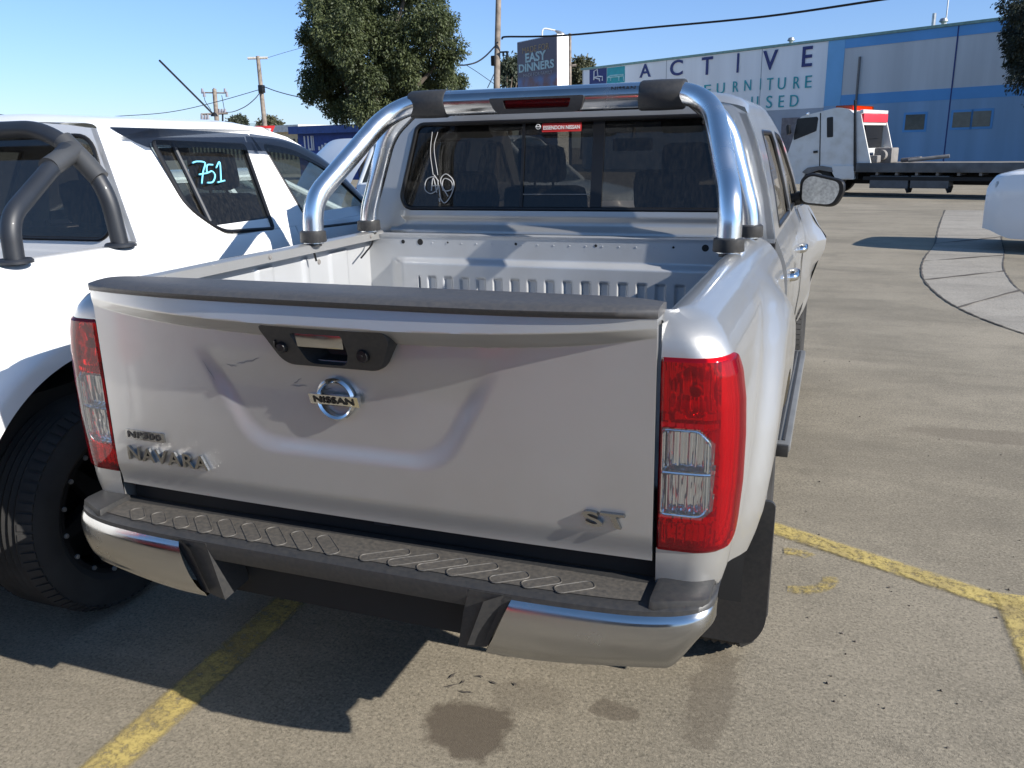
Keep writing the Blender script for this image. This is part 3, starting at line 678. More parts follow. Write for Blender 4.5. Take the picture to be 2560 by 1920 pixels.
# --- underbody, mudflaps, wheels
mb = MB(); mb.box((-.60, .10, .42), (.60, 4.6, .56)); mb.box((-.80, .09, .60), (.80, 1.56, .85)); mb.box((-.84, 1.60, .44), (.84, 3.6, .60)); mb.box((-.84, 3.6, .62), (.84, 4.7, .9))
mb.tube([(-.7, AC[0], .39), (.7, AC[0], .39)], .06, 16); mb.box((-.62, .12, .42), (.62, .60, .60)); mb.build('chassis', M['dark'], T, smooth=False)
def wheel(c, r, wd, sgn, parent, rim='steel', name='wheel'):
    cx, cy, cz = c; mb = MB(); h = wd/2
    pr = [(r*.62, h*.80), (r*.70, h*.97), (r*.84, h*1.0), (r*.93, h*.90), (r*.975, h*.72)]
    pr += [(r*(1 if k % 2 else .978), h*(.70-.1*k)) for k in range(0, 15)]
    pr += [(r*.975, -h*.72), (r*.93, -h*.9), (r*.84, -h), (r*.62, -h*.8)]
    mb.lathe(pr, c, 'x', 96, sgn); 
    for k in range(72):                                              # shoulder blocks of the tread
        a = 2*math.pi*k/72
        for s in (1, -1):
            P = [(cx+sgn*s*h*x_, cy+rr_*math.cos(a+da), cz+rr_*math.sin(a+da)) for x_, rr_, da in ((.66, r*1.0, -.03), (.66, r*1.0, .03), (.93, r*.945, .03), (.93, r*.945, -.03))]
            Q = [(cx+sgn*s*h*x_, cy+rr_*math.cos(a+da), cz+rr_*math.sin(a+da)) for x_, rr_, da in ((.66, r*.97, -.028), (.66, r*.97, .028), (.90, r*.92, .028), (.90, r*.92, -.028))]
            mb.grid([P, Q], cv=True); mb.add(P, [(0, 1, 2, 3)])
    wo = mb.build(name, M['rubber'], parent, angle=30)
    mb = MB(); R1 = r*.63
    mb.lathe([(R1, h*.80), (R1*1.02, h*.86), (R1*.96, h*.86), (R1*.92, h*.6), (R1*.88, -h*.2), (.0, -h*.25)], c, 'x', 64, sgn)
    for k in range(6):
        a = 2*math.pi*k/6+.2; ct, st = math.cos(a), math.sin(a); f = lambda p, q_, x: (cx+sgn*x, cy+p*ct-q_*st, cz+p*st+q_*ct)
        mb.box((0, 0, 0), (1, 1, 1), 0, fn=lambda v: f(R1*(.14+.82*v.x), R1*(.30-.16*v.x)*(v.y-.5), h*(.15+.32*v.z*(1-.2*v.x)+.22*v.x)))
    mb.lathe([(0, h*.62), (R1*.18, h*.60), (R1*.2, h*.3)], c, 'x', 24, sgn)
    ri = mb.build('rim', M['rim_black'] if rim == 'black' else M['steel'], wo, angle=30, fix=True)
    if rim == 'black':
        for k in range(16):
            mb = MB(); a = 2*math.pi*k/16+.1; mb.lathe([(0, h*.905), (.008, h*.90), (.0095, h*.85)], (cx, cy+R1*.97*math.cos(a), cz+R1*.97*math.sin(a)), 'x', 8, sgn); mb.build('rim_bolt', M['steel'], wo, fix=True)
    return wo
for sx in (1, -1):
    wheel((sx*.80, AC[0], .385), .385, .255, sx, T); wheel((sx*.80, 4.13, .385), .385, .255, sx, T)
    mb = MB(); pts = rpoly([(.775, .205), (.925, .205), (.962, .27), (.968, .66), (.775, .66)], [.02, .06, .05, .02, .02], 5)
    mb.plate(pts, (), lambda x, z, d: (sx*x, .572+.02*(.66-z)-d-.10*max(0, x-.93), z), t=-.012, step=.05); fl = mb.build('mudflap', M['black'], T, fix=True)
    mb = MB(); mb.tube([(sx*.962, .580, .64), (sx*.960, .588, .30), (sx*.93, .592, .222)], .006, 8); mb.build('flap_rib', M['black'], fl)
    # wheel well
    mb = MB(); mb.grid([[(sx*xx, AC[0]+(AR+.03)*math.cos(a), AC[1]+(AR+.03)*math.sin(a)) for xx in (.60, .90)] for a in np.linspace(0, math.pi, 24)]); mb.build('wheel_liner', M['dark'], T)

# --- cab (used for both utes): measures are given round the cab's own centre line
def cab(root, mat, ox, y0, CS, DS, roof_z, win, aroof, apill, rear, glassmat, sideglass, sides=(1, -1), rc=0.):
    half = lambda z: lerp_tab(CS, z); edge_z, edge_x = 1.70, half(1.70)
    yr = lambda z: y0+.16*max(0, z-1.22)
    out = {}; cor = lambda y, z: rc*(1-ss(0, .26, y-yr(z)))
    for sx in sides:
        f = lambda y, z, d: (ox+sx*(half(z)+d-cor(y, z)), y, z)
        o_ = [(yr(1.25), 1.25), (yr(1.45), 1.45), (yr(1.70), 1.70), (aroof[0], 1.70)]+apill
        mb = MB(); mb.plate(o_, [w_ for w_ in win], f, t=.03, step=.05); out[sx] = mb.build('cab_frame', mat, root, angle=40, fix=True)
        for k, w_ in enumerate(win):
            mb = MB(); mb.plate(w_, (), lambda y, z, d: (ox+sx*(half(z)-.014-d), y, z), t=0, step=.08); gl_ = mb.build('window', sideglass, root)
            mb = MB(); L = [(ox+sx*(half(z)-.006), y, z) for y, z in w_]; mb.tube(L+[L[0]], .010, 8, caps=False); mb.build('window_seal', M['rim_black'], gl_)
    # roof
    rows = []; rz = [(1.0, 1.70)]+roof_z
    for i in range(26):
        t = i/25; y = yr(1.72)+(aroof[0]-yr(1.72))*t; drop = -.035*ss(.07, 0, t)-.045*ss(.78, 1, t)*(1 if aroof[1] else 0); row = []
        for a, z in rz: row.append((ox+(edge_x-cor(y, 1.70))*a, y, z+drop*ss(1.70, 1.78, z)))
        rows.append(row+[(2*ox-p[0], p[1], p[2]) for p in row[::-1]])
    mb = MB(); mb.grid(rows, flip=True); out['roof'] = mb.build('roof', mat, root, angle=50)
    # roof front and windscreen
    yb, zb = apill[-1]; rows = []
    for t in np.linspace(0, 1, 8):
        y = aroof[0]+(yb+.05-aroof[0])*t; z = 1.735+(zb-1.735)*t; hx = half(min(z, 1.70))-.03; rows.append([(ox+hx*s, y+.10*(1-s*s), z) for s in np.linspace(-1, 1, 13)])
    mb = MB(); mb.grid(rows); mb.build('windscreen', M['glass'], root)
    # back wall with its window
    w = [(ox+s*(half(z)-.004-rc), z) for s, z in [(1, 1.10), (1, 1.25), (1, 1.45), (1, 1.60), (1, 1.70)]]; ztop = lambda a: float(np.interp(a, [b for b, _ in rz[::-1]], [c for _, c in rz[::-1]]))-.032
    w += [(ox+(edge_x-rc)*a, max(1.70, ztop(abs(a)))) for a in np.linspace(.98, -.98, 25)]+[(2*ox-x, z) for x, z in w[::-1]]
    gr = rear
    mb = MB(); mb.plate(w, [gr], lambda x, z, d: (x, yr(z)-d, z), t=.02, step=.05); out['back'] = mb.build('cab_back', mat, root, angle=40, fix=True)
    c_ = np.mean(gr, 0)
    mb = MB(); mb.plate(gr, (), lambda x, z, d: (x, yr(z)+.006, z), t=0); out['glass'] = mb.build('rear_window', glassmat, root)
    mb = MB(); L = [(x, yr(z)-.001, z) for x, z in gr]; mb.tube(L+[L[0]], .009, 8, caps=False); mb.build('window_seal', M['rim_black'], out['glass'])
    # inside: floor, seats, head rests, dash, lining
    mb = MB(); D = apill[-1][0]-y0
    mb.box((ox-.80, y0+.03, .55), (ox+.80, y0+D, .62)); mb.box((ox-.72, y0+D-.42, .62), (ox+.72, y0+D-.02, 1.16), .04); mb.box((ox-.83, y0+.03, .6), (ox-.80, y0+D, 1.20)); mb.box((ox+.80, y0+.03, .6), (ox+.83, y0+D, 1.20))
    mb.build('interior', M['greytrim'], root)
    def seat(x, y, w_, zt, head):
        mb = MB(); mb.box((-w_/2, 0, .62), (w_/2, .50, .86), .06, fn=lambda v: (x+v.x, y+v.y+.08, v.z))
        mb.box((-w_/2, 0, .80), (w_/2, .13, zt), .055, fn=lambda v: (x+v.x*(1-.12*ss(1.1, zt, v.z)), y+v.y-.18*(v.z-.8), v.z)); so_ = mb.build('seat', M['seat'], root)
        for hx in head:
            mb = MB(); mb.box((-.125, 0, zt+.015), (.125, .11, zt+.20), .05, fn=lambda v: (x+hx+v.x, y+v.y-.18*(v.z-.8), v.z)); mb.tube([(x+hx-.05, y-.05, zt-.05), (x+hx-.05, y-.05, zt+.06)], .007, 6); mb.tube([(x+hx+.05, y-.05, zt-.05), (x+hx+.05, y-.05, zt+.06)], .007, 6); mb.build('head_rest', M['seat'], so_)
    seat(ox, y0+.20, 1.30, 1.30, (-.42, .42)); seat(ox-.37, y0+1.05, .50, 1.40, (0,)); seat(ox+.37, y0+1.05, .50, 1.40, (0,))
    mb = MB(); pts = [(ox+.37+.19*math.cos(a), y0+D-.48+.06*math.sin(a), 1.08+.18*math.sin(a)) for a in np.linspace(0, 2*math.pi, 33)]; mb.tube(pts, .014, 8, caps=False); mb.build('steering_wheel', M['rim_black'], root)
    mb = MB(); mb.box((ox-.11, aroof[0]+.10, 1.56), (ox+.11, aroof[0]+.14, 1.63), .015); mb.tube([(ox, aroof[0]+.12, 1.6), (ox, aroof[0]+.16, 1.70)], .01, 6); mb.build('rear_view_mirror', M['rim_black'], root)
    return out, half, yr
CSS = [(1.0, .868), (1.20, .866), (1.25, .860), (1.40, .832), (1.55, .790), (1.65, .752), (1.70, .728)]
ROOF_S = [(.985, 1.735), (.95, 1.758), (.88, 1.775), (.75, 1.788), (.5, 1.80), (.25, 1.806), (0.02, 1.808)]
DS = [(.44, .80), (.5, .845), (.62, .885), (.8, .905), (1.0, .908), (1.1, .903), (1.17, .892), (1.21, .878), (1.25, .860)]
W_S = [rpoly([(1.86, 1.272), (1.845, 1.42), (1.99, 1.635), (2.52, 1.635), (2.60, 1.27)], [.03, .06, .05, .05, .03]), rpoly([(2.72, 1.27), (2.70, 1.60), (2.74, 1.635), (2.98, 1.62), (3.48, 1.29)], [.03, .03, .03, .05, .02])]
rear_s = rpoly([(-.672, 1.362), (-.645, 1.352), (.645, 1.352), (.672, 1.362), (.690, 1.40), (.625, 1.68), (.60, 1.695), (-.60, 1.695), (-.625, 1.68), (-.690, 1.40)], .04, 5)
cs, half_s, yr_s = cab(T, M['silver'], 0, 1.618, CSS, DS, ROOF_S, W_S, (2.92, 1), [(3.10, 1.63), (3.35, 1.46), (3.60, 1.25)], rear_s, M['glass_dark'], M['glass_side_dusty'])
# body lines of the back wall
gl = cs['glass']; fy = lambda z: yr_s(z)
mb = MB()
mb.plate([(-.150, 1.355), (-.138, 1.355), (-.138, 1.690), (-.150, 1.690)], (), lambda x, z, d: (x, fy(z)-.001-d, z), t=.004)
mb.plate([(.146, 1.355), (.192, 1.355), (.192, 1.690), (.146, 1.690)], (), lambda x, z, d: (x, fy(z)-.001-d, z), t=.004)
mb.plate([(-.64, 1.690), (.62, 1.690), (.61, 1.660), (-.63, 1.660)], (), lambda x, z, d: (x, fy(z)+.012-d, z), t=.003)
mb.build('window_bar', M['rim_black'], gl, fix=True)
mb = MB(); mb.plate([(-.137, 1.408), (.145, 1.408), (.145, 1.412), (-.137, 1.412)], (), lambda x, z, d: (x, fy(z)-.001-d, z), t=.003); mb.build('slider_rail', M['greytrim'], gl)
mb = MB(); mb.plate(rrect(-.066, 1.651, .098, 1.684, .003), (), lambda x, z, d: (x, fy(z)-.0018-d, z), t=.001); st = mb.build('sticker', M['ink_red'], gl)
mb = MB(); text_fit(mb, 'ESSENDON NISSAN', (-.060, 1.660, .092, 1.675), lambda x, z, d: (x, fy(z)-.003-d, z), .0006, bold=.02); mb.build('sticker_lettering', M['ink_white'], st, smooth=False)
mb = MB(); f2 = lambda a, r: (-.082+r*math.cos(a), fy(1.672)-.002, 1.672+r*math.sin(a)); mb.tube([f2(a, .009) for a in np.linspace(0, 6.283, 25)], .0016, 6); mb.tube([(-.093, fy(1.672)-.003, 1.672), (-.071, fy(1.672)-.003, 1.672)], .0022, 6); mb.build('sticker_emblem', M['ink_white'], gl)
def scrib(pts, r=.0026): return [(x, fy(z)-.003, z) for x, z in smooth_path(pts, 6)]
mb = MB(); hz = lambda u, v: tuple(hit(u, v, (0, 1.645, 1.4), np.array([0, 1, -.16]))[[0, 2]])
for L in ([(948, 392), (938, 382), (922, 388), (918, 408), (930, 418), (944, 410), (946, 392), (938, 378)], [(932, 412), (936, 384), (944, 416)], [(933, 402), (945, 400)],
          [(958, 412), (952, 388), (964, 376), (980, 392), (976, 418), (962, 438), (952, 428), (948, 400)], [(954, 398), (962, 412), (976, 408), (975, 392), (960, 386), (956, 402), (968, 424)], [(950, 436), (949, 428)]):
    mb.tube(scrib([hz(*p) for p in L]), .0022, 6)
for L in ([(936, 378), (930, 330), (934, 285)], [(946, 378), (938, 320), (946, 285)]): mb.tube(scrib([hz(*p) for p in L]), .0014, 6)
mb.build('marker_scribble', M['scribble'], gl)
# raised panel and groove under the window
mb = MB(); rows = []
for z in np.linspace(1.255, 1.345, 26):
    y = 1.618+.16*(z-1.22)-.004; y -= .03*ss(1.290, 1.262, z); y -= .008*ss(1.30, 1.325, z)
    rows.append([(x, y+.02*ss(.66, .72, abs(x)), z) for x in np.linspace(-.735, .735, 60)])
mb.grid(rows); mb.build('back_panel', M['silver'], cs['back'], angle=60)
# doors
BT = [(.50, .0), (.62, .018), (.80, .05), (.95, .09), (1.06, .118), (1.12, .075), (1.19, .045), (1.245, .03)]
def dhalf(y, z):
    x = lerp_tab(DS, z); q = math.exp(-((y-3.5)/.33)**2)
    return x+.006*ss(.98, 1.06, z)*ss(1.20, 1.12, z)
for sx in (1, -1):
    f = lambda y, z, d: (sx*(dhalf(y, z)-d), y, z)
    for nm, yy in (('rear_door', (1.66, 2.64)), ('front_door', (2.65, 3.60))):
        zs3 = np.linspace(.47, 1.25, 40); lo = (lambda y: max(.47, .47+.0*y)) if nm == 'front_door' else (lambda y: .47+.35*ss(2.0, 1.66, y))
        rows = []
        for y in np.linspace(yy[0], yy[1], 30): rows.append([f(y, lo(y)+(1.25-lo(y))*t, 0) for t in np.linspace(0, 1, 40)])
        rows = [[(p[0]-sx*.03, p[1]-.002, p[2]) for p in rows[0]]]+rows+[[(p[0]-sx*.03, p[1]+.002, p[2]) for p in rows[-1]]]
        mb = MB(); mb.grid(rows, flip=(sx > 0)); d_ = mb.build(nm, M['silver'], T, angle=45)
        hy_ = 1.93 if nm == 'rear_door' else 2.86; mb = MB()
        mb.tube(smooth_path([(sx*(dhalf(hy_, 1.075)-.01), hy_-.09, 1.075), (sx*(dhalf(hy_, 1.075)+.020), hy_-.07, 1.078), (sx*(dhalf(hy_, 1.075)+.024), hy_, 1.080), (sx*(dhalf(hy_, 1.075)+.020), hy_+.07, 1.078), (sx*(dhalf(hy_, 1.075)-.01), hy_+.09, 1.075)], 5), .0125, 12, flat=1.25); mb.build('door_handle', M['badge'], d_)
    mb = MB(); mb.box((sx*.83, 1.6, .5) if sx > 0 else (-.86, 1.6, .5), (sx*.86, 3.62, 1.235) if sx > 0 else (-.83, 3.62, 1.235)); mb.build('sill', M['dark'], T)
    # front guard; the right one is crumpled outwards
    rows = []
    for y in np.linspace(3.605, 4.78, 44):
        row = []
        d_ = abs(y-4.13); zb_ = .40+math.sqrt(max(.47**2-d_*d_, 0)) if d_ < .47 else .55
        for t in np.linspace(0, 1, 26):
            z = zb_+(1.22-zb_)*t; x = lerp_tab(DS, z)+.03*ss(.62, .5, math.hypot(y-4.13, z-.4))
            if y > 4.4: x -= .25*ss(4.4, 5.0, y)
            if sx > 0:
                x += (lerp_tab(BT, z)*math.exp(-((y-3.61)/.20)**2)+.006*math.exp(-((y-3.8)/.1)**2)*math.sin(z*30))
            row.append((sx*x, y, z))
        rows.append(row)
    mb = MB(); mb.grid(rows, flip=(sx > 0)); mb.build('front_guard', M['silver'], T, angle=30)
# crumpled skin torn away at the front edge of the right front door
mb = MB(); rows = []
Y_ = [3.22, 3.30, 3.38, 3.46, 3.54, 3.62]; edge = [(.60, .912, .50), (.95, .965, .62), (1.005, 1.03, .80), (1.02, 1.048, .93), (.985, .99, 1.08), (.94, .925, 1.235)]
for i, y in enumerate(Y_):
    t = (i/(len(Y_)-1))**1.5; row = []
    for z in np.linspace(.50, 1.245, 16):
        b_ = lerp_tab(BT, z)
        row.append((lerp_tab(DS, z)+.004+b_*t+.007*math.sin(z*26+y*9)*t, y+.05*t*math.sin(z*17), z))
    rows.append(row)
mb.grid(rows, flip=True); mb.build('torn_door_skin', M['silver'], T, angle=25)['label'] = 'crumpled silver door skin bent outwards'
# bonnet and nose
mb = MB(); rows = []
for y in np.linspace(3.62, 4.98, 20): rows.append([(x, y, 1.20-.11*((y-3.62)/1.36)**1.6-.05*(abs(x)/.82)**3-.10*ss(4.8, 4.98, y)+.015*ss(.3, .36, abs(x))) for x in np.linspace(-.82, .82, 34)])
mb.grid(rows, flip=True); mb.build('bonnet', M['silver'], T)
mb = MB(); mb.box((-.80, 4.70, .50), (.80, 5.02, .98), .08); fr = mb.build('front_bumper', M['silver'], T)
mb = MB(); mb.box((-.42, 5.0, .66), (.42, 5.035, .95), .02); mb.build('grille', M['black'], T)
for sx in (1, -1):
    mb = MB(); mb.box((-.15, 0, -.08), (.15, .05, .08), .03, fn=lambda v: (sx*.62+v.x, 4.99+v.y-.3*max(0, (sx*v.x)), .93+v.z)); mb.build('headlight', M['lens_clear'], T)
    # side step
    mb = MB(); mb.box((.87, 1.72, .385), (.962, 3.40, .425), .012, fn=lambda v: (sx*v.x, v.y, v.z)); sp = mb.build('side_step', M['alloy'], T)
    for k in range(3): MB().box((.885+.022*k, 1.76, .424), (.895+.022*k, 3.36, .429), .001, fn=lambda v: (sx*v.x, v.y, v.z)).build('step_tread', M['black'], sp)
    mb = MB(); mb.box((.88, 1.71, .37), (.955, 1.735, .42), .004, fn=lambda v: (sx*v.x, v.y, v.z))
    mb.build('end_cap', M['black'], sp)
# door mirror
def mirror(root, cx, cy, cz, sx, mat=M['rim_black'], gm=M['mirror'], wd=.19, ht=.145):
    mb = MB(); P = rpoly([(-.5, -.42), (.32, -.5), (.5, -.05), (.46, .28), (-.30, .5), (-.5, .3)], [.2]*6, 5); rows = []
    for k, (s, y) in enumerate(((.90, 0.), (1, .012), (.98, .05), (.82, .09), (.4, .115))): rows.append([(cx+sx*x*wd*s, cy+y-.02*x, cz+z*ht*s) for x, z in P])
    mb.grid(rows, cv=True); mb.add(rows[-1], [tuple(range(len(P)))]); mb.add(rows[0], [tuple(range(len(P)))]); mb.tube([(cx-sx*wd*.4, cy+.05, cz-.04), (cx-sx*wd*.75, cy+.06, cz-.06)], .035, 10); mo = mb.build('door_mirror', mat, root, fix=True, angle=50)
    mb = MB(); mb.add([(cx+sx*(x*.80-.04)*wd, cy-.003-.02*x, cz+(z*.82-.01)*ht) for x, z in P], [tuple(range(len(P)))]); mb.build('mirror_glass', gm, mo)
mirror(T, .990, 3.05, 1.352, 1, wd=.225, ht=.178); mirror(T, -.990, 3.05, 1.352, -1, wd=.225, ht=.178)

# --- chrome sports bar
mb = MB(); YT = 1.475
hoop = bend_path([(-.755, 1.055, 1.265), (-.755, 1.065, 1.42), (-.60, YT, 1.772), (.62, YT, 1.772), (.755, 1.065, 1.42), (.755, 1.055, 1.265)], [.12, .17, .17, .12], 12)
mb.tube(hoop, .038, 32); sb = mb.build('sports_bar', M['chrome'], T, angle=60)
for sx in (1, -1): MB().tube(bend_path([(sx*.775, 1.50, 1.265), (sx*.772, 1.502, 1.35), (sx*.675, 1.53, 1.66), (sx*.56, 1.525, 1.752)], [.08, .08], 8), .036, 28).build('sports_bar_leg', M['chrome'], sb, angle=60)
for sx in (1, -1):
    for (x, y) in ((.755, 1.053), (.775, 1.50)):
        mb = MB(); mb.lathe([(.0, .042), (.040, .042), (.047, .038), (.049, .002), (.047, -.001), (.03, -.003)], (sx*x, y, 1.272), 'z', 32); mb.tube([(sx*x, y, 1.28), (sx*x, y, 1.255)], .03, 16); mb.build('foot_collar', M['black'], sb, fix=True, angle=40)
prof = [(1.535, 1.800), (1.50, 1.812), (1.462, 1.808), (1.440, 1.792), (1.432, 1.772), (1.436, 1.745), (1.452, 1.722), (1.475, 1.715), (1.52, 1.735), (1.55, 1.77)]
mb = MB(); pr = rpoly(prof, .012, 3); rows = [[(x, y, z) for y, z in pr] for x in np.linspace(-.40, .40, 24)]; mb.grid(rows, cv=True); mb.add(rows[0], [tuple(range(len(pr)))]); mb.add(rows[-1], [tuple(range(len(pr)))]); cp = mb.build('cross_panel', M['chrome_dusty'], sb, angle=40, fix=True)
mb = MB(); text_fit(mb, 'NISSAN', (.278, 1.783, .366, 1.796), lambda x, z, d: (x, 1.4335+(z-1.772)*.42-.0-d, z), .0015, bold=.02); mb.build('bar_lettering', M['ink_black'], cp, smooth=False)
for sx in (1, -1):
    mb = MB(); rows = []
    for x, s in ((.535, .96), (.528, 1.04), (.45, 1.07), (.385, 1.05), (.378, .98)):
        rows.append([(sx*(x-(.05*(1.80-z) if x < .4 else 0)*(1 if z < 1.76 else 0)), 1.487+(y-1.487)*s*1.04, 1.765+(z-1.765)*s*1.06) for y, z in pr])
    mb.grid(rows, cv=True); mb.add(rows[0], [tuple(range(len(pr)))]); mb.add(rows[-1], [tuple(range(len(pr)))]); mb.build('bar_clamp', M['black'], sb, fix=True, angle=35)
pan = lambda x, z, o: (x, 1.4325+.9*max(0, 1.745-z)*.28-o, z)
mb = MB(); o1 = rpoly([(-.188, 1.772), (.184, 1.772), (.172, 1.728), (.150, 1.716), (-.145, 1.716), (-.165, 1.728)], .012, 4); i1 = rpoly([(-.130, 1.764), (.134, 1.764), (.124, 1.732), (-.122, 1.732)], .006, 3)
mb.plate(o1, [i1], lambda x, z, d: pan(x, z, .012 if d == 0 else -.004), t=.02); bl = mb.build('brake_light', M['black'], sb, fix=True)
mb = MB(); mb.plate(i1, (), lambda x, z, d: pan(x, z, .004), t=0); mb.build('brake_lens', M['lens_dull'], bl)
mb = MB(); mb.plate(i1, (), lambda x, z, d: pan(x, z, -.003), t=0, step=.02); mb.build('brake_reflector', simple('dull_reflector', (.12, .10, .10), .4, .5, .3, 60, 0, 150, .6), bl)
# wiring below the left foot
mb = MB(); mb.tube(smooth_path([(-.760, 1.05, 1.27), (-.752, 1.045, 1.235), (-.748, 1.05, 1.20)], 5), .004, 6); mb.tube(smooth_path([(-.765, 1.50, 1.26), (-.752, 1.48, 1.22), (-.75, 1.42, 1.19), (-.752, 1.38, 1.17)], 6), .004, 6); mb.build('wiring', M['rim_black'], T)
# ------------------------------------------------------------------ the white ute alongside
OX = -2.25
U = thing('pickup_truck', (OX, 2.0, 0), 'white double cab pickup with black sports bar and 751 on its window', 'pickup truck')
CSW = [(1.0, .92), (1.2, .895), (1.25, .875), (1.40, .808), (1.55, .742), (1.66, .693), (1.70, .675)]
ROOF_W = [(.985, 1.712), (.96, 1.724), (.9, 1.736), (.75, 1.748), (.5, 1.76), (.25, 1.768), (.02, 1.770)]
DSW = [(.40, .83), (.5, .88), (.62, .915), (.8, .935), (.95, .935), (1.05, .925), (1.15, .915), (1.2, .897), (1.25, .875)]
W_W = [rpoly([(1.325, 1.270), (1.19, 1.385), (1.165, 1.645), (1.735, 1.628), (1.672, 1.252)], [.06, .05, .02, .02, .02]), rpoly([(1.965, 1.226), (1.875, 1.628), (2.10, 1.60), (2.36, 1.49), (2.57, 1.30), (2.60, 1.21)], [.03, .03, .1, .1, .05, .03])]
rear_w = rpoly([(OX-.60, 1.275), (OX+.60, 1.275), (OX+.652, 1.34), (OX+.545, 1.675), (OX-.545, 1.675), (OX-.652, 1.34)], [.04, .04, .05, .08, .08, .05], 6)
cw, half_w, yr_w = cab(U, M['white'], OX, .93, CSW, DSW, ROOF_W, W_W, (1.95, 1), [(2.10, 1.665), (2.36, 1.54), (2.62, 1.30), (2.70, 1.25)], rear_w, M['glass_dark'], M['glass_mid'], rc=.10)
# window parts on the near side
fw_ = lambda y, z, d: (OX+half_w(z)+d-.10*(1-ss(0, .26, y-yr_w(z))), y, z)
mb = MB(); rows = []
for t in np.linspace(0, 1, 26):
    y = 1.06+.73*t; zt = 1.706-.026*t; k_ = .35+.65*ss(0, .07, t); rows.append([fw_(y, zt, .004), fw_(y, zt-.014*k_, .018*k_), fw_(y+.008, zt-.045*k_, .028*k_), fw_(y+.018, zt-(.082-.008*math.sin(3*t))*k_, .030*k_)])
mb.grid(rows); 
mb.build('window_visor', M['visor'], U, fix=True)
mb = MB(); rows = []
for p in smooth_path([(1.80, 1.677), (2.10, 1.64), (2.36, 1.53), (2.60, 1.30)], 8):
    y, z = p; rows.append([fw_(y, z+.006, .004), fw_(y-.002, z-.012, .018), fw_(y-.012, z-.04, .028), fw_(y-.022, z-.072, .030)])
mb.grid(rows); mb.add(rows[0], [(0, 1, 2, 3)]); mb.build('window_visor', M['visor'], U, fix=True)
mb = MB(); mb.tube([fw_(1.335, 1.640, -.008), fw_(1.39, 1.45, -.008), fw_(1.36, 1.28, -.008)] if False else [fw_(1.275, 1.643, -.006), fw_(1.280, 1.318, -.006)], .011, 8); mb.build('window_divider', M['satin'], U)
wp = lambda u, v: hit(u, v, (OX+.875, 1, 1.25), np.array([1, 0, .444]))+np.array([.004, 0, .002])
mb = MB()
for L in ([(414, 353), (424, 350), (441, 353), (437, 372), (434, 398)], [(428, 378), (446, 375)], [(458, 357), (446, 358), (446, 374), (456, 371), (463, 380), (458, 394), (446, 396)], [(465, 364), (473, 352), (476, 394)], [(468, 395), (484, 391)]):
    mb.tube([wp(*p) for p in smooth_path([(*p,) for p in L], 6)], .0036, 6)
mb.build('window_number', M['ink_cyan'], U)
